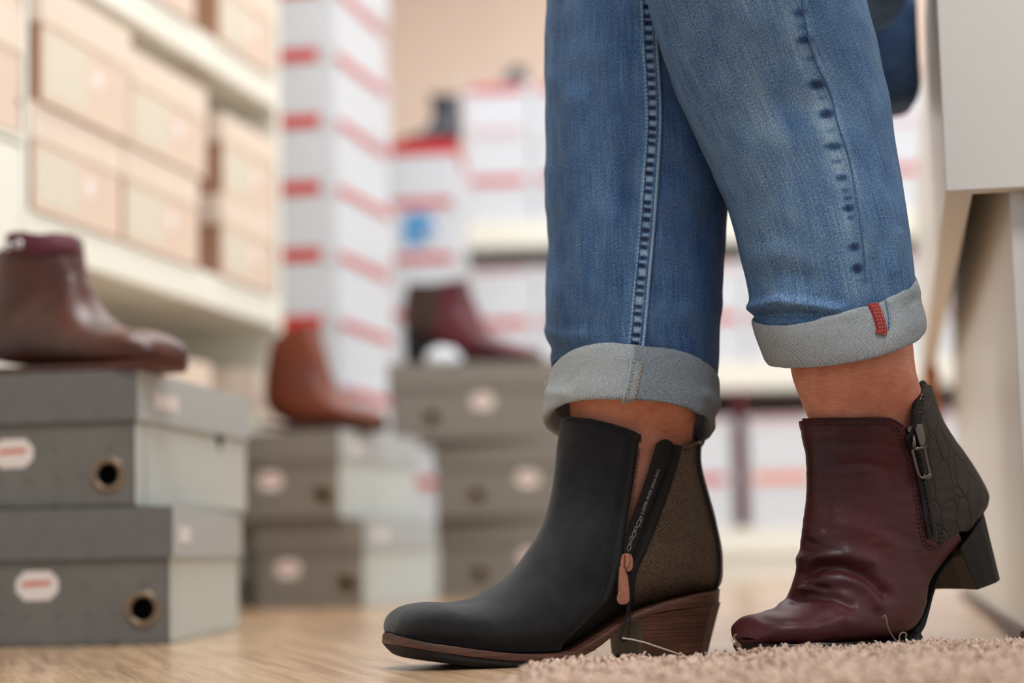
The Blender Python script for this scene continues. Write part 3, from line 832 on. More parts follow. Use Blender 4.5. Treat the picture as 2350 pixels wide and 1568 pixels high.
def zip_teeth(name, path, mat, parent, side=1, pitch=.0016, w=.0022, t=.0008, h=.001):
    """small teeth set across a path"""
    fr = frames(path); L = [0]
    for a, b in zip(fr[:-1], fr[1:]): L.append(L[-1]+(b[0]-a[0]).length)
    L = np.array(L); mb = MB(); x = pitch
    while x < L[-1]-pitch:
        i = min(int(np.searchsorted(L, x)), len(fr)-1); p, tt, s, nn = fr[i]
        Mx = Matrix((tuple(s*side)+(0,), tuple(tt)+(0,), tuple(nn)+(0,), (0, 0, 0, 1))).transposed(); Mx.translation = p
        mb.box(0, w, -t/2, t/2, 0, h, Mx); x += pitch
    return mb.build(name, mat, parent)

# ============ charcoal boot (far foot, flat on the floor) ============
BF = BootFrame(1300, 1.575, 22)
b_origin = BF.pt(1520, 1500); b_origin.z = 0
boot1 = empty('ankle_boot', b_origin, 'charcoal nubuck ankle boot with open side zip and brown stacked heel, on wood floor', 'boot')
rows = [((893, 1450), (895, 1458), .010, 2.0), ((897, 1426), (904, 1463), .020, 2.2, 2.6), ((908, 1405), (917, 1469), .028, 2.2, 3),
        ((936, 1389), (948, 1474), .036, 2.3, 3.4), ((980, 1381), (995, 1481), .0415, 2.2, 3.4), ((1040, 1381), (1060, 1490), .044, 2.1, 3.2),
        ((1095, 1369), (1130, 1496), .044, 2.0, 3), ((1147, 1340), (1200, 1499), .042, 2.0, 2.8), ((1190, 1301), (1265, 1495), .039, 2.0, 2.6),
        ((1216, 1263), (1330, 1464), .036, 2.1, 2.4), ((1238, 1223), (1400, 1420), .034, 2.2, 2.4), ((1253, 1185), (1480, 1388), .033, 2.2, 2.5),
        ((1264, 1147), (1570, 1366), .033, 2.2, 2.6), ((1271, 1108), (1640, 1353), .033, 2.2, 2.5), ((1275, 1070), (1651, 1290), .035, 2.2, 2.4),
        ((1278, 1040), (1643, 1226), .036, 2.2), ((1282, 1010), (1624, 1150), .038, 2.2), ((1286, 985), (1606, 1080), .040, 2.2),
        ((1290, 955), (1604, 1030), .042, 2.2), ((1294, 925), (1607, 985), .043, 2.2)]
def disp1(L):
    D = np.zeros((L.nu, L.ns)); P = L.P
    for i in range(L.nu):
        for j in range(L.ns):
            p = P[i, j]; D[i, j] = .0010*noise.noise(Vector(p*22)) + .0004*noise.noise(Vector(p*70))
    return D
up1 = Loft(keys2(BF, rows), 190, 128, disp1)
up1.u = (up1.P-np.array(BF.P0))@np.array(BF.e); up1.v = up1.P[:, :, 2].copy()
ZF = [(1462, 993), (1458, 1015), (1450, 1080), (1437, 1160), (1424, 1240), (1414, 1310), (1403, 1350), (1388, 1385), (1365, 1405), (1330, 1440), (1290, 1480)]
ZB = [(1556, 1022), (1545, 1060), (1526, 1120), (1500, 1190), (1472, 1260), (1452, 1305), (1445, 1350), (1443, 1392), (1438, 1420)]
collar_f = [(1270, 952), (1292, 956), (1320, 957), (1360, 962), (1400, 971), (1440, 984), (1465, 994)]
collar_b = [(1556, 1022), (1575, 1021), (1606, 1013), (1625, 1008)]
vpoly = collar_f + ZF[1:] + [(1290, 1600), (800, 1600), (800, 900)]
hpoly = collar_b + [(1750, 1008), (1750, 1500), (1438, 1500)] + ZB[::-1][:-1]
cpoly = collar_f + [(1480, 1000), (1556, 1022)] + collar_b[1:] + [(1750, 1000), (1750, 1650), (800, 1650), (800, 900)]
def clip_side(L, poly_near, poly_far, near):
    def f(q): return sdf(poly_near if near else poly_far, q)
    return f
def near_far_patch(L, name, mat, parent, pn, pf, off=0, thick=.0022):
    """near side cut by polygon pn, far side by the mirrored polygon pf, one mesh"""
    D = L.data(off); q = L.m.reshape(-1, 2); j = np.tile(np.arange(L.ns), L.nu)
    f = np.where(j <= L.ns//2, sdf(pn, q), sdf(pf, q)) if pf is not None else sdf(pn, q)
    if pf is None: f = np.where((j <= L.ns//2) | (j == L.ns-1) | (j == L.ns//2+1), f, 1e3)
    V, Fc = clip(D, L.faces(), f)
    o = mesh(name, V[:, :3], Fc, mat, parent, uv=V[:, 3:5])
    bm = bmesh.new(); bm.from_mesh(o.data); bmesh.ops.remove_doubles(bm, verts=bm.verts, dist=.0003); bm.to_mesh(o.data); bm.free()
    solid(o, thick); return o
# far side: front half belongs to the vamp, back half to the counter
mid1 = [(1475, 990), (1455, 1200), (1440, 1420)]
vfar = collar_f+[(1475, 990), (1455, 1200), (1440, 1600), (800, 1600), (800, 900)]
hfar = [(1475, 996), (1556, 1018), (1606, 1013), (1750, 1008), (1750, 1600), (1440, 1600), (1455, 1200)]
near_far_patch(up1, 'vamp', M['nubuck'], boot1, vpoly, vfar)
near_far_patch(up1, 'heel_counter', M['rib'], boot1, hpoly, hfar)
# black gusset under the slider and inner flap
near_far_patch(up1, 'zip_gusset', M['black'], boot1, [(1424, 1240), (1450, 1262), (1478, 1255), (1462, 1310), (1452, 1395), (1447, 1445), (1300, 1530), (1262, 1500), (1366, 1385), (1396, 1345), (1408, 1300)], None, -.0012, .001)
flap = curve_poly([(1502, 1040), (1508, 1020), (1525, 1009), (1542, 1014), (1551, 1030), (1540, 1070), (1505, 1170), (1470, 1255), (1447, 1300), (1425, 1300), (1432, 1250), (1452, 1190), (1478, 1115)], 60)
fo = near_far_patch(up1, 'inner_flap', M['black'], boot1, flap, None, -.0008, .001)
# zip tapes
tapeF = up1.path([(1464, 1000)]+ZF[1:8], 120, .0003)
tapeB = up1.path(ZB[:8], 120, .0003)
zf = ribbon('zip_tape', tapeF, [(-.0034, .0), (-.0026, .0012), (.0022, .0012), (.0028, .0)], M['black'], boot1)
zb_ = ribbon('zip_tape', tapeB, [(-.0036, .0), (-.003, .0013), (.0034, .0013), (.0046, .0)], M['black'], boot1)
zip_teeth('zip_teeth', [(p+n*.0012, n) for p, n in up1.path([(1461, 1024), (1454, 1080), (1442, 1160), (1429, 1240), (1427, 1272)], 200, .0003)], M['teeth'], zf, 1, .00175, .0026, .0009, .0012)
zip_teeth('zip_teeth', [(p+n*.0013, n) for p, n in up1.path([(1550, 1034), (1537, 1075), (1518, 1125), (1491, 1193), (1464, 1262), (1450, 1290)], 200, .0003)], M['teeth'], zb_, -1, .00175, .0026, .0009, .0012)
plate(BF, [(1460, 996), (1468, 998), (1468, 1016), (1459, 1015)], .0412-.004, .0035, M['blackleather'], 'zip_stop', boot1)
plate(BF, [(1546, 1024), (1556, 1026), (1552, 1040), (1543, 1037)], .040-.004, .0035, M['blackleather'], 'zip_stop', boot1)
# stitching on the front panel
st = MB()
for dx in (-13, -21):
    stitches(st, up1.path([(1300, 957-dx*.4)]+[(x+dx*.3, y-dx*.55) for x, y in collar_f[3:6]]+[(1454+dx*.8, 998-dx*.2)], 160, .0006))
    stitches(st, up1.path([(1456+dx*.9, 1000-dx*.5), (1450+dx, 1050), (1443+dx, 1100), (1431+dx, 1170), (1418+dx, 1240), (1407+dx, 1310), (1396+dx, 1350), (1382+dx, 1382), (1358+dx, 1402), (1322+dx, 1438), (1296+dx, 1466)], 300, .0006))
st.build('stitching', M['navythread'], boot1, True)
st = MB(); stitches(st, up1.path([(1562, 1040), (1548, 1085), (1528, 1140), (1500, 1210), (1474, 1275), (1456, 1320), (1450, 1370)], 240, .0005), .0018, .001, .0004)
stitches(st, up1.path([(1566, 1034), (1585, 1031), (1602, 1026)], 30, .0005), .0018, .001, .0004)
st.build('stitching', M['black'], boot1, True)
# back piping
bk = [p['B'] for p in keys2(BF, [(r[0], (r[1][0]-1, r[1][1]), r[2]) for r in rows[13:18]])]
mb = MB(); mb.tube([p for p, n in up1.path([(1603, 1020), (1601, 1050), (1606, 1090), (1622, 1150), (1638, 1212), (1647, 1260), (1649, 1305), (1643, 1345)], 50, .0004)], .0017, 8); mb.build('back_piping', M['black'], boot1, True)
mb = MB(); mb.tube(catmull([list(BF.pt(1604, 1022)), list(BF.pt(1600, 1000)), list(BF.pt(1606, 985)), list(BF.pt(1614, 990)), list(BF.pt(1612, 1012)), list(BF.pt(1605, 1024))], 30), .0022, 8); mb.build('pull_tab', M['black'], boot1, True)
mb = MB(); pth = up1.path(collar_f, 60, .0002); mb.tube([p for p, n in pth], .0009, 8)
mb.build('collar_edge', M['nubuck'], boot1, True)
# welt, outsole, heel
wid = [(889, .006), (897, .018), (909, .026), (926, .032), (950, .037), (990, .043), (1060, .0455), (1130, .0455), (1200, .0435), (1265, .040), (1330, .034), (1400, .0305), (1450, .031), (1540, .031), (1580, .0285), (1605, .024), (1622, .018), (1634, .011), (1641, .003)]
wt = [(889, 1452), (898, 1459), (940, 1471), (1000, 1480), (1060, 1488), (1130, 1495), (1200, 1497), (1265, 1492), (1330, 1461), (1400, 1417), (1480, 1385), (1560, 1365), (1600, 1357), (1641, 1350)]
wbm = [(888, 1470), (897, 1479), (940, 1489), (1000, 1498), (1060, 1506), (1130, 1512), (1200, 1514), (1265, 1509), (1330, 1482), (1398, 1432), (1470, 1405), (1560, 1392), (1600, 1388), (1638, 1383)]
sole_loft(BF, wt, wbm, wid, .0028, 'welt', M['welt'], boot1)
ot = [(890, 1471), (899, 1480), (940, 1490), (1000, 1499), (1060, 1507), (1130, 1513), (1200, 1515), (1265, 1510), (1325, 1486)]
ob = [(902, 1484), (914, 1498), (950, 1511), (1000, 1520), (1060, 1527), (1120, 1530), (1190, 1527), (1260, 1515), (1322, 1489)]
sole_loft(BF, ot, ob, wid, .002, 'outsole', M['rubber'], boot1, taper=.9)
def heel_block(fr, topc, botc, wtop, wbot, name, mat, parent, round_back=True, z=None):
    """top: (front px, back px) along the seat, bottom likewise; D shaped plan"""
    V = []; levels = 8
    n = 24
    for k in range(levels+1):
        t = k/levels
        f = [topc[0][i]*(1-t)+botc[0][i]*t for i in (0, 1)]; b = [topc[1][i]*(1-t)+botc[1][i]*t for i in (0, 1)]
        bow = 4*t*(1-t)*-.0008
        Pf = fr.pt(*f); Pb = fr.pt(*b); ax = Pb-Pf; w = wtop*(1-t)+wbot*t + bow
        ring = [(0, 1), (.0, -1)]
        pts = [(0, -1), (.25, -1.0), (.5, -.98)]
        for i in range(9):
            a = -PI/2+PI*i/8; pts.append((.62+.38*math.cos(a), math.sin(a)*.95))
        pts += [(.5, .98), (.25, 1.0), (0, 1), (.04, .5), (.055, 0), (.04, -.5)]
        m = len(pts)
        for (x, y) in pts: V.append(Pf+ax*x+fr.n*(y*w))
    Fc = [(k*m+j, k*m+(j+1) % m, (k+1)*m+(j+1) % m, (k+1)*m+j) for k in range(levels) for j in range(m)]
    Fc += [tuple(range(m)), tuple(levels*m+j for j in range(m))[::-1]]
    me = bpy.data.meshes.new(name); me.from_pydata([tuple(v) for v in V], [], Fc)
    bm = bmesh.new(); bm.from_mesh(me); bmesh.ops.recalc_face_normals(bm, faces=bm.faces); bm.to_mesh(me); bm.free()
    mats = mat if isinstance(mat, list) else [mat]
    o = link(name, me, mats, parent)
    if len(mats) > 1:
        for p in me.polygons:
            if p.normal.dot(-fr.e) > .75: p.material_index = 1
    bevel(o, .0006, 2, 30); return o
zb0 = proj([BF.pt(1440, 1500)])[0]
def floor_px(fr, px):
    lo, hi = 1300., 1600.
    for _ in range(40):
        m = (lo+hi)/2
        if fr.pt(px, m).z > 0: lo = m
        else: hi = m
    return lo
heel_block(BF, ((1432, 1412), (1644, 1380)), ((1438, floor_px(BF, 1438)-9), (1616, floor_px(BF, 1616)-9)), .0335, .029, 'heel', [M['stack'], M['breast']], boot1)
heel_block(BF, ((1438, floor_px(BF, 1438)-8), (1616, floor_px(BF, 1616)-8)), ((1438, floor_px(BF, 1438)), (1615, floor_px(BF, 1615))), .029, .029, 'heel_tip', M['rubber'], boot1)
# slider and puller
hp, hn = up1.hit(1436, 1290)
def depth_off(fr, p): return (p-fr.P0).dot(fr.n)
o0 = depth_off(BF, hp)+.0012
sl = plate(BF, curve_poly([(1422, 1285), (1428, 1272), (1440, 1270), (1449, 1278), (1450, 1300), (1444, 1312), (1428, 1312), (1422, 1300)], 28), o0, .0026, M['copper'], 'zip_slider', boot1, .0006)
plate(BF, [(1434, 1270), (1442, 1270), (1446, 1290), (1439, 1306), (1432, 1304)], o0+.0026, .0022, M['copper'], 'slider_bridge', sl, .0008)
pu = plate(BF, curve_poly([(1419, 1302), (1427, 1300), (1433, 1312), (1438, 1330), (1441, 1360), (1441, 1378), (1434, 1387), (1422, 1387), (1415, 1378), (1416, 1345)], 40), o0+.0030, .0030, M['copper'], 'zip_puller', sl, .0011)
plate(BF, curve_poly([(1416, 1368), (1422, 1361), (1434, 1361), (1440, 1368), (1441, 1379), (1434, 1387), (1422, 1387), (1415, 1379)], 30), o0+.0060, .0009, M['copper'], 'puller_tip', pu, .0005)
mb = MB(); mb.tube(catmull([list(BF.pt(x, y, o0+.003)) for x, y in ((1436, 1308), (1443, 1330), (1442, 1370), (1440, 1400), (1436, 1420), (1430, 1440), (1423, 1462), (1428, 1471), (1436, 1470), (1444, 1450), (1446, 1420), (1444, 1395), (1444, 1360), (1440, 1320))], 80), .0008, 6)
mb.build('thread_loop', M['thread'], sl, True)
# fastener thread lying against the heel: a thing of its own
mb = MB(); mb.tube([BF.pt(x, y, o0+.0045+k*.0004) for k, (x, y) in enumerate(((1428, 1465), (1450, 1468), (1480, 1475), (1515, 1487), (1545, 1497), (1560, 1503)))], .0006, 6)
o = mb.build('tag_fastener', M['nylon'], None, True); tag(o, 'thin clear nylon tag fastener hooked in the thread loop of the charcoal boot', 'tag fastener')

# printed text on the flap
def text_on(L, s, path, size, mat, name, parent, off=.0004, y0=0.0):
    cu = bpy.data.curves.new('t', 'FONT'); cu.body = s; cu.size = size; cu.align_x = 'LEFT'; cu.extrude = .00004
    ob = bpy.data.objects.new('t', cu); COL.objects.link(ob); bpy.context.view_layer.update()
    me = bpy.data.meshes.new_from_object(ob.evaluated_get(bpy.context.evaluated_depsgraph_get()))
    bpy.data.objects.remove(ob)
    fr = frames(path); Ls = [0]
    for a, b in zip(fr[:-1], fr[1:]): Ls.append(Ls[-1]+(b[0]-a[0]).length)
    Ls = np.array(Ls); xs = [v.co.x for v in me.vertices]; kx = Ls[-1]/max(xs)
    for v in me.vertices:
        x = v.co.x*kx; i = min(int(np.searchsorted(Ls, x)), len(fr)-1); p, t, sd, nn = fr[i]
        v.co = p + t*(x-Ls[i]) + sd*(v.co.y+y0) + nn*(v.co.z+off)
    return link(name, me, mat, parent)
tp = up1.path([(1455, 1185), (1470, 1143), (1490, 1095), (1512, 1078)][:0] or [(1473, 1181), (1484, 1150), (1494, 1125)], 60, -.0004)
text_on(up1, '2-25398-10-020', tp, .0034, M['print'], 'printed_text', fo, .0006, -.0012)
tp = up1.path([(1495, 1122), (1503, 1100), (1511, 1078)], 60, -.0004)
text_on(up1, '200918/ 00215', tp, .0030, M['print'], 'printed_text', fo, .0006, -.0012)
mb = MB()
for shape in ([(1466, 1184), (1470, 1190), (1467, 1198), (1463, 1192), (1466, 1184)],
              [(1458, 1199), (1464, 1190), (1467, 1198), (1462, 1206), (1466, 1208), (1455, 1210), (1458, 1199)],
              [(1451, 1210), (1458, 1212)], [(1450, 1214), (1457, 1216)], [(1449, 1218), (1456, 1220)],
              [(1450, 1218), (1455, 1226), (1450, 1234), (1446, 1228), (1450, 1218)],
              [(1444, 1231), (1449, 1236), (1445, 1242), (1441, 1237), (1444, 1231)], [(1439, 1243), (1445, 1245)], [(1438, 1247), (1444, 1249)],
              [(1437, 1251), (1442, 1250), (1443, 1259), (1437, 1266), (1434, 1260), (1437, 1251)]):
    mb.tube([up1.hit(x+4, y)[0] + BF.n*.0006 for x, y in shape], .00026, 4)
mb.build('care_symbols', M['print'], fo)

# ============ maroon boot (near foot, heel raised) ============
MF = BootFrame(1900, 1.515, 33)
b_origin = MF.pt(1850, 1480); b_origin.z = .012
boot2 = empty('ankle_boot', b_origin, 'maroon leather ankle boot with raised black heel and closed zip, toe on the rug', 'boot')
rows2 = [((1711, 1463), (1713, 1474), .010, 2.0), ((1720, 1438), (1727, 1479), .021, 2.3, 2.8), ((1733, 1419), (1742, 1482), .030, 2.3, 3.2),
         ((1752, 1407), (1768, 1484), .036, 2.3, 3.4), ((1778, 1401), (1800, 1485), .040, 2.2, 3.4), ((1797, 1389), (1840, 1485), .042, 2.1, 3.2),
         ((1822, 1374), (1900, 1485), .043, 2.0, 3), ((1836, 1352), (1960, 1482), .042, 2.0, 3), ((1840, 1325), (2020, 1474), .040, 2.0, 2.8),
         ((1846, 1292), (2070, 1452), .038, 2.1, 2.6), ((1850, 1258), (2100, 1408), .036, 2.2, 2.5), ((1850, 1222), (2116, 1345), .034, 2.2, 2.5),
         ((1852, 1188), (2145, 1290), .033, 2.2, 3.4), ((1856, 1150), (2200, 1224), .033, 2.2, 3.8), ((1858, 1110), (2246, 1162), .033, 2.2, 3.2),
         ((1858, 1070), (2249, 1112), .033, 2.2), ((1855, 1030), (2215, 1055), .034, 2.2), ((1850, 1000), (2180, 1010), .036, 2.2),
         ((1846, 975), (2152, 962), .038, 2.2), ((1843, 945), (2135, 915), .039, 2.2), ((1842, 915), (2119, 870), .040, 2.2)]
def disp2(L):
    q = L.q.reshape(-1, 2); D = np.zeros(len(q)); Pw = L.P.reshape(-1, 3)
    def ridge(path, s, a):
        d = segdist(path, q); return a*np.exp(-(d/s)**2)
    near = np.tile(1.0*(np.arange(L.ns) <= L.ns), L.nu)
    # folds over the toes: rolls and creases
    D += ridge([(1846, 1322), (1880, 1302), (1930, 1300), (1985, 1320), (2030, 1362)], 13, -.0042)
    D += ridge([(1850, 1350), (1890, 1330), (1940, 1330), (1985, 1350), (2012, 1385)], 15, .0030)
    D += ridge([(1842, 1285), (1885, 1275), (1940, 1272), (2000, 1290)], 16, .0026)
    D += ridge([(1822, 1380), (1860, 1368), (1915, 1372), (1955, 1390)], 10, -.0028)
    D += ridge([(1795, 1392), (1850, 1392), (1900, 1402), (1940, 1420)], 12, .0018)
    D += ridge([(1838, 1340), (1870, 1345), (1900, 1352)], 7, -.0016)
    D += ridge([(1855, 1245), (1890, 1262), (1930, 1266)], 9, -.0012)
    D += ridge([(1750, 1420), (1800, 1430), (1870, 1428), (1920, 1410)], 11, -.0012)
    D += ridge([(1900, 980), (1905, 1060), (1900, 1150), (1893, 1210)], 13, -.0022)
    D += ridge([(1925, 1070), (1985, 1062), (2040, 1080)], 12, -.0010)
    D += ridge([(1940, 1200), (2000, 1215), (2060, 1260)], 20, .0010)
    for i in range(len(D)):
        p = Vector(Pw[i]); D[i] += .0013*noise.noise(p*24) + .0004*noise.noise(Vector((p.x*60, p.y*60, p.z*190)))
    return D.reshape(L.nu, L.ns)
up2 = Loft(keys2(MF, rows2), 210, 136, disp2)
Z2 = [(2062, 968), (2078, 990), (2095, 1030), (2108, 1080), (2118, 1140), (2128, 1200), (2136, 1240)]
col2 = [(1800, 962), (1843, 963), (1900, 961), (1960, 961), (2025, 960), (2050, 964), (2072, 978)]
back2 = [(2096, 1002), (2096, 975), (2100, 935), (2108, 905), (2114, 884), (2119, 880), (2130, 884), (2160, 884)]
seam2 = [(2136, 1240), (2140, 1262), (2120, 1300), (2110, 1350)]
vp2 = col2+[(2085, 1000), (2100, 1040), (2114, 1090), (2124, 1150), (2134, 1205), (2143, 1243), (2158, 1252), (2180, 1238), (2200, 1222), (2230, 1300), (2230, 1650), (1600, 1650), (1600, 955)]
hp2 = [(2088, 995)]+back2+[(2400, 884), (2400, 1200), (2200, 1222), (2180, 1238), (2158, 1252), (2143, 1243), (2134, 1205), (2124, 1150), (2114, 1090), (2100, 1040)]
near_far_patch(up2, 'vamp', M['maroon'], boot2, vp2, vp2)
near_far_patch(up2, 'heel_counter', M['croc'], boot2, hp2, hp2)
tape2 = up2.path([(2084, 992), (2098, 1030), (2111, 1080), (2122, 1140), (2132, 1200), (2139, 1236)], 120, .0016)
zt = ribbon('zip_tape', tape2, [(-.0052, -.0002), (-.0044, .0009), (.0044, .0009), (.0052, -.0002)], M['black'], boot2)
tp2 = [(p+n*.0009, n) for p, n in tape2]
zip_teeth('zip_teeth', [(p-Vector((.0014, 0, 0)), n) for p, n in tp2], M['teeth'], zt, 1, .0034, .0027, .0014, .0011)
zip_teeth('zip_teeth', [(p+Vector((.0016, 0, -.0017)), n) for p, n in tp2], M['teeth'], zt, -1, .0034, .0027, .0014, .0011)
st = MB()
for k in (0, 7):
    stitches(st, up2.path([(1850, 970+k), (1900, 968+k), (1960, 968+k), (2020, 967+k), (2046-k*.3, 973+k), (2062-k, 988+k*.5), (2078-k, 1020), (2092-k, 1065), (2103-k, 1120), (2112-k, 1180), (2121-k, 1232), (2130-k*.5, 1251+k), (2146, 1258+k)], 420, .0005), .0022, .0013)
    stitches(st, up2.path([(2146, 1258+k), (2158, 1250+k), (2158+k, 1236), (2150+k, 1195)], 60, .0005), .0022, .0013)
    stitches(st, up2.path([(2105+k, 975), (2108+k, 940), (2115+k*.6, 905)], 60, .0005), .0022, .0013)
st.build('stitching', M['blackleather'], boot2, True)
mb = MB(); mb.tube([p for p, n in up2.path(col2[1:], 60, .0001)], .0009, 8); mb.build('collar_edge', M['maroon'], boot2, True)
mb = MB(); mb.tube([p for p, n in up2.path([(2094, 1000), (2096, 975), (2099, 935), (2107, 905), (2114, 884)], 60, .0003)], .0022, 8); mb.build('collar_edge', M['black'], boot2, True)
mb = MB(); mb.tube(catmull([list(MF.pt(x, y, .006)) for x, y in ((2112, 890), (2116, 879), (2122, 886), (2128, 910))], 20), .0022, 8); mb.build('heel_pull', M['black'], boot2, True)
# outsole and heel
wid2 = [(1716, .006), (1724, .017), (1736, .025), (1752, .031), (1778, .035), (1840, .041), (1900, .042), (1960, .040), (2000, .034), (2030, .028), (2060, .020), (2085, .014), (2110, .030), (2250, .030)]
sole_loft(MF, [(1717, 1469), (1726, 1477), (1750, 1481), (1800, 1483), (1860, 1484), (1920, 1483), (1980, 1478), (2030, 1466), (2066, 1448)],
          [(1719, 1482), (1729, 1493), (1752, 1499), (1800, 1502), (1860, 1503), (1920, 1503), (1980, 1500), (2045, 1489), (2078, 1462)], wid2, .002, 'outsole', M['rubber'], boot2, taper=.93)
sole_loft(MF, [(2060, 1448), (2080, 1428), (2096, 1402), (2110, 1360), (2130, 1312), (2158, 1274), (2194, 1229), (2220, 1198)],
          [(2072, 1460), (2092, 1434), (2103, 1403), (2115, 1362), (2134, 1316), (2162, 1277), (2198, 1232), (2222, 1202)], [(2060, .018), (2085, .015), (2110, .014), (2170, .014), (2200, .010), (2220, .004)], 0, 'shank', M['rubber'], boot2)
def slab_heel(fr, P4, wt_, wb_, mats, parent, name):
    """P4: top front, top back, bottom back, bottom front pixels in the boot plane"""
    tf, tb_, bb, bf = P4; V = []; m = None; levels = 8
    for k in range(levels+1):
        t = k/levels
        f = [tf[i]*(1-t)+bf[i]*t for i in (0, 1)]; b = [tb_[i]*(1-t)+bb[i]*t for i in (0, 1)]
        Pf = fr.pt(*f); Pb = fr.pt(*b); ax = Pb-Pf; w = wt_*(1-t)+wb_*t
        pts = [(0, -1), (.3, -1), (.6, -.95), (.8, -.8), (.94, -.5), (1, -.15), (1, .15), (.94, .5), (.8, .8), (.6, .95), (.3, 1), (0, 1), (.05, .4), (.05, -.4)]
        m = len(pts)
        V += [Pf+ax*x+fr.n*y*w for x, y in pts]
    Fc = [(k*m+j, k*m+(j+1) % m, (k+1)*m+(j+1) % m, (k+1)*m+j) for k in range(levels) for j in range(m)]+[tuple(range(m)), tuple(levels*m+j for j in range(m))[::-1]]
    me = bpy.data.meshes.new(name); me.from_pydata([tuple(v) for v in V], [], Fc)
    bm = bmesh.new(); bm.from_mesh(me); bmesh.ops.recalc_face_normals(bm, faces=bm.faces); bm.to_mesh(me); bm.free()
    o = link(name, me, mats, parent)
    for p in me.polygons:
        if len(mats) > 1 and p.normal.dot(-fr.e) > .7: p.material_index = 1
    bevel(o, .0008, 2, 25); return o
hl = slab_heel(MF, ((2146, 1262), (2226, 1156), (2264, 1326), (2184, 1354)), .0275, .0275, [M['heelblack'], M['heelbrown']], boot2, 'heel')
# slider with an open puller
hp, hn = up2.hit(2106, 1040)
o2 = depth_off(MF, hp)+.0035
s2 = plate(MF, curve_poly([(2074, 984), (2088, 976), (2106, 974), (2111, 986), (2115, 1012), (2106, 1026), (2094, 1024), (2083, 1006)], 30), o2-.0035, .0045, M['gunmetal'], 'zip_slider', boot2, .0008)
plate(MF, curve_poly([(2098, 980), (2107, 978), (2112, 990), (2117, 1020), (2108, 1024), (2102, 1005)], 24), o2+.002, .0022, M['gunmetal'], 'slider_bridge', s2, .0008)
def at2(x, y, h): return MF.pt(x, y, o2+h)
mb = MB(); mb.tube(catmull([list(at2(x, y, .0035)) for x, y in ((2104, 1030), (2094, 1034), (2097, 1050), (2104, 1078), (2110, 1094), (2120, 1096), (2132, 1090), (2132, 1082), (2126, 1056), (2119, 1029), (2106, 1031))], 80), .0013, 8)
mb.tube([at2(2096, 1033, .0038), at2(2124, 1025, .0038)], .0014, 8)
mb.tube([at2(2096, 1000, .003), at2(2098, 1033, .0045)], .0016, 8)
mb.build('zip_puller', M['gunmetal'], s2, True)
mb = MB(); mb.tube(catmull([list(at2(x, y, .002)) for x, y in ((2118, 1094), (2128, 1096), (2134, 1088))], 20), .0021, 8); mb.build('puller_tip', M['gunmetal'], s2, True)

# ============ background boots ============
def bg_boot(fr, rows, label, mat, mat2, soles, heel, collar, name='ankle_boot', widths=None, solem='darkbrown', trim=None, split=None, heelm=None):
    L = Loft(keys2(fr, rows), 80, 56)
    base = fr.pt(*soles[1][len(soles[1])//2]); 
    t = empty(name, base, label, 'boot')
    if split:
        near_far_patch(L, 'upper', mat, t, collar[0], collar[0], 0, .003); near_far_patch(L, 'back_panel', mat2, t, collar[1], collar[1], 0, .003)
    else: near_far_patch(L, 'upper', mat, t, collar[0], collar[0], 0, .003)
    sole_loft(fr, soles[0], soles[1], widths, .002, 'sole', M[solem], t, n=40)
    if heel: heel_block(fr, *heel, 'heel', heelm or M['darkbrown'], t)
    return t, L
# brown boot on the front stack: toe to the right, towards the camera
BB = BootFrame(200, 2.16, 38, 'right')
ztop = .2835
rowsb = [((396, 822), (396, 830), .012, 2.0), ((388, 795), (390, 838), .026), ((368, 776), (372, 846), .036, 2.2, 3), ((335, 762), (340, 850), .042, 2.2, 3), ((292, 762), (290, 850), .044, 2.1, 3),
         ((255, 748), (240, 850), .043, 2.1, 2.8), ((228, 722), (180, 850), .040, 2.1, 2.6), ((208, 690), (110, 850), .038), ((198, 660), (40, 848), .036), ((190, 636), (-16, 830), .035),
         ((184, 610), (-16, 780), .037), ((180, 585), (-8, 720), .038), ((177, 560), (0, 660), .040), ((175, 535), (8, 590), .042)]
wb = [(396, .012), (388, .026), (368, .036), (335, .042), (290, .044), (240, .043), (180, .040), (110, .036), (40, .036), (-16, .02)]
BBc = ((-60, 586), (0, 580), (25, 560), (40, 548), (90, 552), (120, 545), (160, 541), (174, 550), (200, 552), (700, 552), (700, 1000), (-200, 1000), (-200, 590))
bg1, L1 = bg_boot(BB, rowsb, 'shiny brown leather ankle boot with plum trim on top of the front grey box stack', M['brown'], None,
              ([(398, 818), (388, 832), (340, 842), (290, 846), (240, 848), (180, 850), (110, 852), (40, 853), (-16, 853)], [(395, 838), (383, 853), (340, 858), (290, 862), (240, 862), (180, 864), (110, 867), (40, 868), (-16, 869)]),
              None, [BBc], widths=wb[::1][::-1], solem='brownsole')
mb = MB(); pth = L1.path([(20, 566), (45, 560), (90, 566), (130, 562), (172, 566)], 50, .002)
ribbon('collar_trim', pth, [(-.013, 0), (-.011, .002), (.008, .002), (.011, 0)], M['plum'], bg1)
bk2 = MB()
for (x, y) in ((26, 571), (50, 567)):
    p, n = L1.hit(x, y); bk2.add(*(lambda bm_: bm_)(([p+n*.004+Vector((.006*math.cos(a)*math.cos(b), .003*math.sin(b), .006*math.sin(a)*math.cos(b))) for b in np.linspace(-PI/2, PI/2, 7) for a in np.linspace(0, 2*PI, 12, endpoint=False)],
        [(i*12+j, i*12+(j+1) % 12, (i+1)*12+(j+1) % 12, (i+1)*12+j) for i in range(6) for j in range(12)])))
bk2.build('buckle', M['chrome'], bg1, True)
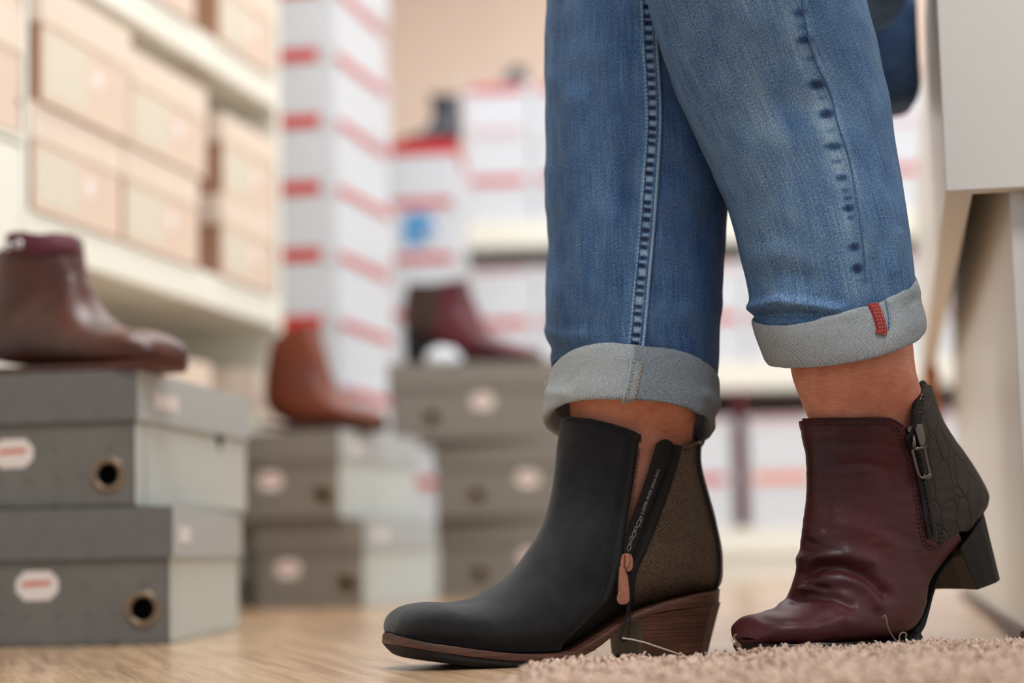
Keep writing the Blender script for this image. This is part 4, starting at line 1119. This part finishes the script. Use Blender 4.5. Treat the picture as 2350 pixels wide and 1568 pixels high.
# cognac boot on the middle stack
CB = BootFrame(700, 3.46, 12, 'right')
rowsc = [((884, 952), (884, 962), .012, 2.0), ((870, 938), (874, 968), .028), ((845, 928), (850, 970), .036, 2.2, 3), ((815, 920), (810, 970), .040, 2.2, 3), ((790, 906), (770, 970), .040),
         ((774, 884), (720, 970), .037), ((763, 860), (680, 968), .035), ((755, 836), (640, 955), .034), ((750, 812), (612, 925), .034), ((744, 790), (608, 880), .036), ((738, 768), (615, 830), .040), ((734, 742), (626, 785), .042), ((728, 715), (650, 742), .044)]
wc = [(608, .02), (640, .034), (720, .036), (770, .040), (850, .038), (874, .028), (884, .010)]
bg2, L2 = bg_boot(CB, rowsc, 'cognac brown suede-like ankle boot on top of the middle grey stack', M['tanboot'], M['darkbrown'],
              ([(608, 958), (640, 966), (720, 969), (770, 970), (850, 969), (874, 966), (886, 956)], [(608, 975), (640, 980), (720, 984), (770, 985), (850, 984), (876, 980), (888, 968)]),
              None, [[(735, 740), (700, 737), (650, 752), (634, 768), (600, 790), (500, 800), (500, 1100), (1000, 1100), (1000, 740)]], widths=wc)
# burgundy and black boot on the third stack
UB = BootFrame(1050, 4.02, 10, 'right')
rowsu = [((1246, 786), (1246, 792), .010, 2.0), ((1236, 776), (1238, 797), .024), ((1205, 766), (1205, 800), .036, 2.2, 3), ((1165, 754), (1160, 800), .040), ((1132, 738), (1110, 800), .039), ((1112, 715), (1060, 792), .035),
         ((1100, 690), (1020, 775), .033), ((1092, 670), (975, 755), .032), ((1086, 655), (935, 740), .032), ((1082, 645), (925, 715), .034), ((1078, 630), (925, 680), .037), ((1074, 612), (932, 640), .040), ((1068, 595), (942, 612), .042)]
wu = [(925, .022), (960, .032), (1020, .031), (1060, .034), (1110, .038), (1160, .040), (1205, .036), (1238, .024), (1246, .010)]
bnf = [(1076, 609), (1012, 618), (1005, 700), (985, 760), (985, 900), (1400, 900), (1400, 600)]
bnb = [(1012, 618), (990, 622), (942, 622), (900, 622), (900, 900), (985, 900), (985, 760), (1005, 700)]
bg3, L3 = bg_boot(UB, rowsu, 'two-tone burgundy and black heeled ankle boot on the far grey stack', M['burg'], M['darkbrown'],
              ([(928, 738), (960, 745), (1000, 762), (1040, 782), (1070, 794), (1110, 799), (1160, 799), (1205, 799), (1245, 790)], [(928, 746), (960, 754), (1000, 772), (1040, 793), (1070, 804), (1110, 808), (1160, 808), (1205, 808), (1248, 800)]),
              (((985, 752), (928, 740)), ((978, 808), (930, 808)), .03, .028), [bnf, bnb], widths=wu, solem='rubber', split=True, heelm=M['rubber'])
# crumpled white tissue under its arch
bm = bmesh.new(); bmesh.ops.create_icosphere(bm, subdivisions=4, radius=.04)
for v in bm.verts: v.co *= 1+.35*noise.noise(v.co*60)+.12*noise.noise(v.co*160)
for v in bm.verts: v.co.z = max(v.co.z*.62, -.018)
bmesh.ops.scale(bm, vec=(.8, .5, .8), verts=bm.verts)
me = bpy.data.meshes.new('tissue'); bm.to_mesh(me); bm.free()
o = link('tissue_paper', me, M['paper']); p = W(1018, 812, 3.965); o.location = (p.x, p.y, .46); settle(o, .4575); tag(o, 'crumpled white tissue paper under the arch of the burgundy boot', 'paper')
# navy boot on the box column
NB = BootFrame(1000, 5.02, 8, 'left')
rowsn = [((916, 342), (916, 347), .008, 2), ((925, 332), (925, 350), .024), ((945, 325), (945, 352), .034, 2.2, 3), ((970, 316), (975, 352), .036), ((985, 300), (1005, 352), .034), ((990, 285), (1035, 351), .033), ((992, 270), (1058, 340), .033), ((990, 258), (1060, 310), .035), ((988, 246), (1060, 280), .037), ((984, 236), (1058, 250), .040), ((980, 222), (1056, 228), .042)]
bg4, L4 = bg_boot(NB, rowsn, 'dark navy ankle boot on top of the red-lidded box column', M['navy'], None,
              ([(914, 344), (930, 350), (970, 352), (1010, 352), (1058, 351)], [(914, 350), (930, 357), (970, 359), (1010, 359), (1058, 358)]), None, [[(960, 232), (1100, 232), (1100, 500), (800, 500), (800, 232)]],
              widths=[(914, .01), (930, .026), (970, .036), (1010, .034), (1058, .022)], solem='rubber')
NB2 = BootFrame(1180, 5.62, 8, 'left')
rowsn = [((1128, 186), (1128, 189), .008, 2), ((1138, 176), (1138, 191), .024), ((1150, 170), (1152, 192), .034, 2.2, 3), ((1162, 158), (1175, 192), .034), ((1168, 146), (1208, 190), .034), ((1170, 138), (1210, 170), .036), ((1170, 130), (1208, 150), .038), ((1170, 120), (1205, 130), .038)]
bg5, L5 = bg_boot(NB2, rowsn, 'small dark shoe standing on the back display boxes near the jeans', M['navy'], None,
              ([(1128, 186), (1140, 191), (1175, 192), (1208, 191)], [(1128, 192), (1140, 196), (1175, 198), (1208, 197)]), None, [[(1100, 138), (1300, 138), (1300, 300), (1000, 300), (1000, 138)]],
              widths=[(1128, .01), (1140, .026), (1175, .034), (1208, .02)], solem='rubber')

settle(bg1, .2830); settle(bg2, .2955); settle(bg3, .4575); settle(bg4, .5e-3+.1385*8); settle(bg5, 1.0014+.130*3)
# ------------------------------------------------------------ person
per = empty('person', (.2, 1.7, 0), 'person in rolled blue jeans trying on two different ankle boots, seen from the knees down', 'person')
CAMD = Vector((.12, -1, 0)).normalized()
def K(a, b, Y, w, n=2.1, lift=0, d=None): return dict(A=W(a[0], a[1], Y), B=W(b[0], b[1], Y), w=w, d=d or CAMD, na=n, nb=n, lift=lift)
def K3(c, ax, half, w, d, n=2.1):
    c = Vector(c); ax = Vector(ax).normalized(); return dict(A=c+ax*half, B=c-ax*half, w=w, d=Vector(d).normalized(), na=n, nb=n)
def cloth(L, ridges, amp, sc, seed):
    q = L.q.reshape(-1, 2); D = np.zeros(len(q)); Pw = L.P.reshape(-1, 3)
    for path, s, a in ridges: d = segdist(path, q); D += a*np.exp(-(d/s)**2)
    off = Vector((seed, seed*2.3, 0))
    for i in range(len(D)):
        p = Vector(Pw[i])+off; D[i] += amp*noise.noise(Vector((p.x*sc, p.y*sc, p.z*sc*.8)))+amp*.35*noise.noise(p*sc*3)
    return D.reshape(L.nu, L.ns)
# far leg (charcoal boot)
far_keys = [
    K((1268, 835), (1640, 895), 1.5970, 0.0670, lift=.010), K((1260, 770), (1646, 800), 1.5977, 0.0690, lift=.006), K((1257, 700), (1650, 715), 1.5924, .063),
    K((1257, 600), (1656, 610), 1.5938, .064), K((1257, 480), (1665, 490), 1.5959, .065), K((1254, 360), (1668, 370), 1.5980, .066), K((1252, 240), (1668, 245), 1.6001, .068),
    K((1252, 120), (1660, 120), 1.6022, .070), K((1257, 0), (1650, 0), 1.6043, .073), K((1262, -110), (1650, -90), 1.6065, .077),
    K3((.112, 1.715, .640), (-.75, -.35, .65), .082, .080, (.5, -.8, 0)), K3((.150, 1.78, .645), (-.25, -.2, 1), .085, .082, (.75, -.62, 0)),
    K3((.21, 1.86, .62), (-.05, 0, 1), .090, .085, (.8, -.6, 0)), K3((.27, 1.93, .600), (0, 0, 1), .096, .088, (1, -.25, 0), 2.6), K3((.317, 1.98, .606), (0, 0, 1), .085, .097, (1, -.05, 0), 8), K3((.328, 2.04, .608), (0, 0, 1), .085, .097, (1, 0, 0), 8.0)]
LF = Loft(far_keys, 330, 170, lambda L: cloth(L, [
    ([(1262, 800), (1300, 812), (1340, 806)], 14, -.0022), ([(1258, 760), (1300, 775), (1345, 770)], 16, .0018), ([(1256, 400), (1262, 470)], 22, .0015),
    ([(1255, 560), (1290, 600)], 24, -.0010), ([(1500, 800), (1560, 830), (1620, 860)], 16, -.0018), ([(1520, 560), (1600, 600)], 30, .0012),
    ([(1270, 180), (1330, 230)], 30, .0012), ([(1560, 720), (1640, 700)], 26, .0014)], .0022, 16, 3.1))
near_keys = [
    K((1745, 762), (2088, 660), 1.5150, .056, lift=-.008), K((1730, 715), (2086, 640), 1.5150, .057, lift=-.006), K((1720, 660), (2082, 600), 1.5150, .058, lift=-.003),
    K((1702, 570), (2076, 530), 1.5150, .060), K((1672, 460), (2066, 440), 1.5150, .062), K((1640, 385), (2052, 350), 1.5150, .064), K((1600, 300), (2036, 250), 1.5150, .066),
    K((1562, 215), (2018, 170), 1.5100, .068), K((1528, 120), (1998, 85), 1.5020, .070), K((1492, 0), (1974, 0), 1.4950, .073), K((1462, -110), (1950, -70), 1.4900, .077),
    K3((.172, 1.50, .580), (-.75, -.2, .65), .080, .079, (.4, -.9, 0)), K3((.195, 1.55, .600), (-.3, -.2, 1), .080, .079, (.8, -.55, 0)),
    K3((.225, 1.63, .622), (-.05, -.1, 1), .080, .079, (.86, -.42, 0)), K3((.262, 1.71, .644), (0, 0, 1), .085, .080, (.95, -.3, 0), 2.5), K3((.290, 1.78, .652), (0, 0, 1), .093, .082, (1, -.1, 0), 3.0), K3((.298, 1.83, .655), (0, 0, 1), .096, .084, (1, 0, 0), 3.6)]
LN = Loft(near_keys, 330, 170, lambda L: cloth(L, [
    ([(1728, 705), (1790, 690), (1860, 700), (1925, 712)], 13, .0048), ([(1745, 728), (1800, 722), (1870, 724)], 10, -.0045), ([(1750, 640), (1790, 625), (1850, 640)], 26, -.0022),
    ([(1735, 590), (1800, 580)], 26, .0016), ([(1985, 640), (1988, 560), (1975, 470), (1950, 360), (1905, 210), (1850, 60), (1840, 0)], 7, .0010),
    ([(1995, 650), (1998, 600)], 9, -.0012), ([(2050, 620), (2060, 540)], 14, .0014), ([(1620, 420), (1700, 440)], 24, .0010), ([(1560, 120), (1640, 200)], 30, .0010)], .0022, 15, 8.7))
# one pair of jeans: both legs in one mesh
def wear_shade_attr(L, pts_dark, pts_light, base=0.0):
    q = L.q.reshape(-1, 2); w = np.full(len(q), base); j = np.tile(np.arange(L.ns), L.nu); near = j <= L.ns//2
    for (path, s, a) in pts_light: w += np.where(near, a*np.exp(-(segdist(path, q)/s)**2), 0)
    for (x, y, sx, sy, a) in pts_dark:
        w -= np.where(near, a*np.exp(-(((q[:, 0]-x)/sx)**2+((q[:, 1]-y)/sy)**2)**1.8), 0)
    return w
outseam = [(1838, -20), (1850, 60), (1872, 140), (1905, 210), (1922, 280), (1945, 350), (1962, 430), (1972, 500), (1982, 570), (1986, 640), (1990, 680)]
inseam = [(1483, -60), (1487, 0), (1491, 100), (1497, 200), (1499, 280), (1494, 380), (1487, 480), (1479, 580), (1470, 680), (1463, 760), (1456, 825)]
dark_n = [(1835, 30, 16, 9, .35), (1843, 60, 14, 7, .2), (1846, 92, 17, 9, .55), (1858, 135, 12, 6, .25), (1874, 194, 18, 11, .65), (1884, 225, 10, 6, .2), (1896, 262, 17, 11, .7), (1905, 300, 12, 5, .2),
          (1913, 336, 19, 9, .6), (1921, 370, 12, 5, .3), (1932, 408, 12, 8, .65), (1940, 437, 8, 5, .35), (1945, 455, 8, 5, .4), (1947, 478, 12, 8, .65), (1952, 500, 8, 5, .3), (1960, 567, 11, 9, .7), (1967, 616, 12, 11, .7)]
light_n = [([(1640, 300), (1720, 560)], 120, .05), ([(x-30, y) for x, y in outseam], 24, .16), ([(x+5, y) for x, y in outseam], 5, .12), ([(1700, 0), (1745, 200), (1800, 400), (1850, 560)], 90, .10), ([(1880, 230), (1905, 320), (1930, 400)], 30, .12),
           ([(1750, 640), (1800, 690), (1900, 705)], 16, .06)]
light_f = [([(x-26, y) for x, y in inseam], 12, .12), ([(1330, 0), (1340, 250), (1370, 560), (1375, 780)], 60, .08), ([(1254, 0), (1254, 500), (1258, 800)], 18, .12), ([(1560, 520), (1570, 700)], 50, .03)]
D1 = LF.data(); D2 = LN.data(); F1 = LF.faces(caps=(False, True)); F2 = LN.faces(caps=(False, True)); nv = len(D1)
V = np.concatenate([D1, D2]); wr = np.concatenate([wear_shade_attr(LF, [], light_f, -.10), wear_shade_attr(LN, dark_n, light_n, .06)])
jeans = mesh('jeans', V[:, :3], list(F1)+[tuple(i+nv for i in f) for f in F2], M['denim'], per, uv=V[:, 3:5], attrs={'wear_shade': wr})
jeans['label'] = 'faded blue denim jeans with rolled hems'
# inseam of the far leg: felled seam with puckers
ip = LF.path(inseam, 700, .0003); fr = frames(ip); NP = 24; V = []; wa = []; uvs = []
Lc = 0; ph = 0; rnd = random.Random(4); jit = {}
for i, (p, t, s, nn) in enumerate(fr):
    if i: Lc += (p-fr[i-1][0]).length
    per_ = .0074; kk = int(Lc/per_); 
    if kk not in jit: jit[kk] = (rnd.uniform(-.18, .18), rnd.uniform(.6, 1.1), rnd.uniform(-.15, .15))
    c = (Lc/per_-kk-.5+jit[kk][0]); spot = math.exp(-(c/.22)**2)*jit[kk][1]
    for j in range(NP+1):
        x = -.0078+.0156*j/NP; e = 0; h = 0; w = .05
        # twisted bright edge on the right, flat band in the middle
        h = .0013/(1+math.exp(-(x+.0062)/.0005)) * (1/(1+math.exp((x-.0066)/.0005)))
        h += .0011*math.exp(-((x-.0050)/.0011)**2)
        band = math.exp(-((x+.0006-jit[kk][2]*.002)/.0028)**4)
        h -= .0009*band*spot
        w -= .95*band*spot
        w += .60*math.exp(-((x-.0055)/.0011)**2)*(.75+.25*math.cos(Lc*3200))
        w += .26*math.exp(-((x-.0036+.0072)/.0010)**2)*0 + .34*math.exp(-((x+.0052)/.0010)**2)*(.6+.4*math.cos(Lc*1900))
        w += .34*(1-spot)**2*band
        w -= .45*math.exp(-((x-.0036)/.00028)**2)+.30*math.exp(-((x+.0040)/.00026)**2)+.5*math.exp(-((x-.0073)/.0005)**2)  # dark stitch lines, and a shadow line painted along the right edge
        V.append(p+s*x+nn*h); wa.append(w); uvs.append((x, Lc))
Fc = [(i*(NP+1)+j, i*(NP+1)+j+1, (i+1)*(NP+1)+j+1, (i+1)*(NP+1)+j) for i in range(len(fr)-1) for j in range(NP)]
sm = mesh('inseam', V, Fc, M['denim'], jeans, uv=uvs, attrs={'wear_shade': wa})
sm['label'] = 'double-stitched inseam with dark puckers'
st = MB(); q = [(p+n*.0014, n) for p, n in ip]; f2 = frames(q)
stitches(st, [(p+s*.0036, n) for p, t, s, n in f2], .0028, .0012, .00028); stitches(st, [(p-s*.0040, n) for p, t, s, n in f2], .0028, .0012, .00028)
st.build('stitching', M['navythread'], jeans, True)
ribbon('outseam', LN.path([(x, y) for x, y in outseam[:-1]], 300, .0001), [(-.0008, 0), (-.0002, .0007), (.0003, .0006), (.0007, -.0004)], M['denim'], jeans)

# rolled cuffs
def cuffL(keys, ridges, amp, seed): return Loft(keys, 70, 200, lambda L: cloth(L, ridges, amp, 26, seed))
cfk = [K((1270, 846), (1634, 896), 1.600, 0.0710, lift=.020), K((1262, 852), (1641, 897), 1.600, 0.0735, 2.2, .020), K((1258, 880), (1643, 915), 1.598, 0.0750, 2.2, .019), K((1253, 910), (1641, 945), 1.596, 0.0750, 2.2, .018),
       K((1248, 935), (1639, 975), 1.594, 0.0750, 2.2, .016), K((1248, 952), (1637, 996), 1.593, 0.0745, 2.2, .015), K((1254, 957), (1632, 1001), 1.593, 0.0730, 2.2, .015), K((1266, 950), (1622, 995), 1.593, 0.0690, 2.2, .015), K((1276, 920), (1612, 965), 1.594, 0.0660, 2.2, .016)]
LCF = cuffL(cfk, [([(1250, 900), (1290, 905)], 14, .0012), ([(1620, 905), (1645, 930)], 14, .0025), ([(1640, 960), (1620, 950)], 12, -.0015), ([(1400, 815), (1400, 920)], 40, .0010)], .0018, 5)
cnk = [K((1747, 750), (2080, 646), 1.515, .056, lift=-.015), K((1734, 742), (2092, 632), 1.515, .0585, 2.2, -.015), K((1738, 762), (2096, 655), 1.514, .0605, 2.2, -.015), K((1746, 785), (2104, 685), 1.513, .061, 2.2, -.015),
       K((1756, 812), (2113, 718), 1.512, .061, 2.2, -.014), K((1766, 834), (2113, 746), 1.512, .0605, 2.2, -.014), K((1775, 840), (2104, 756), 1.512, .059, 2.2, -.014), K((1790, 830), (2090, 752), 1.513, .055, 2.2, -.014), K((1800, 790), (2080, 715), 1.514, .052, 2.2, -.014)]
LCN = cuffL(cnk, [([(2040, 690), (2110, 665)], 16, .0014), ([(2075, 640), (2098, 690)], 9, -.0014), ([(1990, 690), (1960, 720), (1890, 735)], 12, .0012), ([(1735, 745), (1760, 830)], 18, .0010)], .0016, 9)
wcf = wear_shade_attr(LCF, [], [([(1330, 820), (1330, 930)], 110, .05)], 0.0); wcf -= .20*(LCF.q.reshape(-1, 2)[:, 0] > 1455)  # right part painted darker, for the light falling off there
wcn = wear_shade_attr(LCN, [], [([(2080, 640), (2105, 760)], 30, -.10)], 0.0)
c1_ = LCF.obj('cuff', M['cuff'], jeans, attrs={'wear_shade': wcf}); c1_['label'] = 'grey turned-up cuff with seam band'
c2_ = LCN.obj('cuff', M['cuff'], jeans, attrs={'wear_shade': wcn}); c2_['label'] = 'grey turned-up cuff with red selvedge'
# seam band on the far cuff with tan stitches
bp = LCF.path([(1462, 829), (1458, 855), (1452, 885), (1445, 912), (1440, 926)], 100, .0002)
ribbon('cuff_seam', bp, [(-.0048, -.0004), (-.0044, .0012), (-.0036, .0016), (.0, .0009), (.0040, .0009), (.0046, 0)][::-1], M['cuff'], c1_, attrs={'wear_shade': [-.05]*600})
st = MB(); f2 = frames([(p+n*.0011, n) for p, n in bp])
stitches(st, [(p-s*.0020+n*.0005, n) for p, t, s, n in f2], .0024, .0007, .0005); stitches(st, [(p+s*.0040+n*.0002, n) for p, t, s, n in f2], .0024, .0007, .0005)
st.build('stitching', M['tan'], c1_, True)
mb = MB(); mb.tube([p-s*.0042+n*.0006 for p, t, s, n in f2], .0009, 6); mb.build('seam_edge', M['paleblue'], c1_, True)
# red selvedge on the near cuff
sp = LCN.path([(1988, 674), (1998, 690), (2010, 712), (2019, 738), (2023, 756), (2021, 769)], 160, .0004)
ribbon('selvedge', sp, [(-.0042, -.0002), (-.0036, .0012), (.0036, .0012), (.0042, -.0002)], M['redthread'], c2_)
st = MB(); f2 = frames([(p+n*.0012, n) for p, n in sp])
for k, dx in enumerate((-.0018, .0004, .0026)): stitches(st, [(p+s*dx, n) for p, t, s, n in f2], .0011, .0017, .0003)
st.build('stitching', M['whitethread'], c2_, True)
ep = LCN.path([(2030, 660), (2034, 690), (2040, 720), (2042, 745), (2040, 757)], 120, .0001)
ribbon('cuff_seam', ep, [(-.0012, 0), (-.0006, .0010), (.0, -.0005), (.0010, 0)], M['denim'], c2_)
# loose threads at the cuff edge
mb = MB()
for k in range(14):
    x, y = (1255+random.uniform(-1, 4), random.uniform(850, 900)) if k < 8 else (1254+random.uniform(-2, 6), random.uniform(935, 960))
    p = W(x, y, 1.589); mb.tube([p, p+Vector((-.0016*random.random(), -.001, random.uniform(-.002, .001))), p+Vector((-.003*random.random(), -.001, random.uniform(-.003, .003)))], .0001, 4)
mb.build('frayed_threads', M['whitethread'], c1_)

# body: legs and hips, one continuous surface
sk_f = [K3((.275, 1.93, .61), (0, 0, 1), .060, .058, (.8, -.6, 0)), K3((.21, 1.86, .625), (-.05, 0, 1), .060, .058, (.8, -.6, 0)), K3((.15, 1.78, .645), (-.25, -.2, 1), .058, .058, (.75, -.62, 0)), K3((.118, 1.72, .630), (-.75, -.35, .65), .055, .055, (.5, -.8, 0)),
        K((1300, -20), (1610, -20), 1.6035, .052), K((1300, 250), (1620, 250), 1.5945, .052), K((1300, 500), (1620, 500), 1.5840, .050), K((1305, 750), (1610, 760), 1.5765, .044), K((1306, 860), (1600, 900), 1.5880, .040),
        K((1304, 895), (1596, 945), 1.5840, .0380)] + foot_keys(BF, rows[::-1][1:-2], .0078)
sk_n = [K3((.28, 1.80, .66), (0, 0, 1), .060, .056, (.86, -.42, 0)), K3((.25, 1.70, .645), (0, 0, 1), .058, .056, (.86, -.42, 0)), K3((.215, 1.60, .615), (-.1, -.1, 1), .056, .056, (.86, -.42, 0)), K3((.180, 1.51, .575), (-.75, -.2, .65), .054, .054, (.4, -.9, 0)),
        K((1545, 0), (1925, 0), 1.4950, .052), K((1650, 280), (1980, 240), 1.5150, .051), K((1735, 480), (2020, 440), 1.5150, .047), K((1785, 640), (2050, 590), 1.5150, .043), K((1806, 745), (2078, 700), 1.5150, .0395),
        K((1817, 840), (2092, 800), 1.5150, .0375), K((1829, 890), (2100, 864), 1.5150, .0345)] + foot_keys(MF, rows2[::-1][2:-2], .0075)
SF = Loft(sk_f, 150, 48, lambda L: cloth(L, [], .0009, 40, 1)); SN = Loft(sk_n, 150, 48, lambda L: cloth(L, [], .0009, 40, 2))
def orient(L): return L.faces(caps=(True, True))
hipk = [K3((.265, 1.93, .61), (0, 0, 1), .05, .04, (1, 0, 0)), K3((.275, 1.87, .635), (0, 0, 1), .055, .045, (1, 0, 0)), K3((.275, 1.79, .66), (0, 0, 1), .05, .04, (1, 0, 0))]
SH = Loft(hipk, 12, 32)
V = []; Fc = []
for L in (SF, SN, SH):
    b = len(V); V += [tuple(p) for p in L.P.reshape(-1, 3)]; Fc += [tuple(b+i for i in f) for f in orient(L)]
body = mesh('body', V, Fc, M['skin'], per)
m = body.modifiers.new('remesh', 'REMESH'); m.mode = 'VOXEL'; m.voxel_size = .0035; m.use_smooth_shade = True
m = body.modifiers.new('smooth', 'SMOOTH'); m.factor = .5; m.iterations = 4

# ------------------------------------------------------------ rug
RZ = .003
def rug_back(x):       # depth of the rug's far edge as it lies, slightly wavy
    return 1.448 + .35*max(0, min(x, .27)-.13) + .03*max(0, x-.27) + .003*math.sin(x*37+1)
def rug_left(y):       # its left edge
    return -.022 + .13*max(0, (y-1.10)) + .003*math.sin(y*40)
rug = empty('rug', (.4, 1.3, 0), 'beige shaggy rug on the wood floor under the maroon boot', 'rug')
mb = MB(); n = 40; V = []; 
ys = np.linspace(.45, 1, n)
outline = []
for k in range(30): y = .45+(1.42-.45)*k/29; outline.append((rug_left(y), y))
x0 = outline[-1][0]
for k in range(1, 30): x = x0+(.85-x0)*k/29; outline.append((x, rug_back(x) - .03*math.exp(-((x-x0)/.03)**2)))
outline.append((.85, .45))
mb.prism([(x, y, .0003) for x, y in outline], Vector((0, 0, RZ)))
o = mb.build('backing', M['rugm'], rug)
bm = bmesh.new(); bm.from_mesh(o.data); bmesh.ops.recalc_face_normals(bm, faces=bm.faces); bm.to_mesh(o.data); bm.free()
rs = np.random.RandomState(5)
def tufts(n, xr, yr, h0, h1, rad, seg=5):
    V = []; Fc = []; tone = []; cnt = 0
    foot = []
    while cnt < n:
        x = rs.uniform(*xr); y = rs.uniform(*yr)
        if y > rug_back(x)+.002*rs.rand() or x < rug_left(y)-.002: continue
        if y > rug_back(x)-.03*math.exp(-((x-x0)/.03)**2) and x < x0+.05: continue
        cnt += 1
        h = rs.uniform(h0, h1); r = rad*rs.uniform(.7, 1.3)
        big = noise.noise(Vector((x*28, y*28, 0)))
        h *= 1+.35*big; h += .0044*min(1, max(0, (x-.14)/.03)) + .005*math.exp(-((x-.168)/.014)**2-((y-1.455)/.02)**2)
        # pressed flat under the boot
        q = Vector((x, y, 0)); dpx = (q-MF.pt(1860, 1480)); l = dpx.dot(MF.e); w = dpx.dot(MF.n)
        if abs(l) < .085 and abs(w+.0) < .030: h *= .6
        a = rs.uniform(0, 2*PI); lean = rs.uniform(.3, 1.3); curl = rs.uniform(-7, 7); px, py, pz = x, y, RZ-.001
        tn = .5+.28*big+rs.uniform(-.32, .32)
        b = len(V)
        for k in range(seg+1):
            t = k/seg
            rr = r*(1-.45*t**2)*(1+.25*math.sin(t*14+a))
            for j in range(4):
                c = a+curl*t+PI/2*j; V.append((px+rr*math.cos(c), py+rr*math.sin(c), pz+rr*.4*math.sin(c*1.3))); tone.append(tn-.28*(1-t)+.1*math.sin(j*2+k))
            aa = a+curl*t*.6; st_ = h/seg
            px += math.cos(aa)*st_*lean; py += math.sin(aa)*st_*lean; pz += st_*(1-.35*lean*t)
        for k in range(seg):
            for j in range(4): Fc.append((b+k*4+j, b+k*4+(j+1) % 4, b+(k+1)*4+(j+1) % 4, b+(k+1)*4+j))
        Fc.append((b+seg*4, b+seg*4+1, b+seg*4+2, b+seg*4+3))
    return V, Fc, tone
V, Fc, tone = tufts(17500, (-.08, .66), (1.08, 1.53), .0062, .0104, .0018)
V2, F2_, t2 = tufts(5200, (-.08, .85), (.5, 1.10), .005, .009, .0030, 3)
V3, F3_, t3 = tufts(800, (.64, .85), (1.08, 1.55), .005, .009, .0026, 3)
for VV, FF, tt in ((V2, F2_, t2), (V3, F3_, t3)):
    b = len(V); V += VV; Fc += [tuple(b+i for i in f) for f in FF]; tone += tt
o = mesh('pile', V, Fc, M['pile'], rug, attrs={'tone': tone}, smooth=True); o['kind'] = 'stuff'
# stray fibres: they stand up from the pile
def yarn(pts, r=.0004): mb = MB(); mb.tube(catmull([list(W(x, y, Y)) for x, y, Y in pts], 24), r, 5); mb.build('stray_fibre', M['pile'], rug, True)
yarn([(2066, 1475, 1.46), (2064, 1460, 1.46), (2072, 1452, 1.46), (2080, 1456, 1.46), (2078, 1464, 1.46)])
yarn([(2062, 1476, 1.46), (2048, 1460, 1.46), (2038, 1440, 1.455), (2034, 1420, 1.455), (2030, 1412, 1.455), (2026, 1420, 1.455)], .0003)
yarn([(1700, 1482, 1.44), (1690, 1474, 1.44), (1684, 1462, 1.44), (1690, 1456, 1.44)]); yarn([(1700, 1484, 1.44), (1688, 1480, 1.44), (1678, 1466, 1.44)])
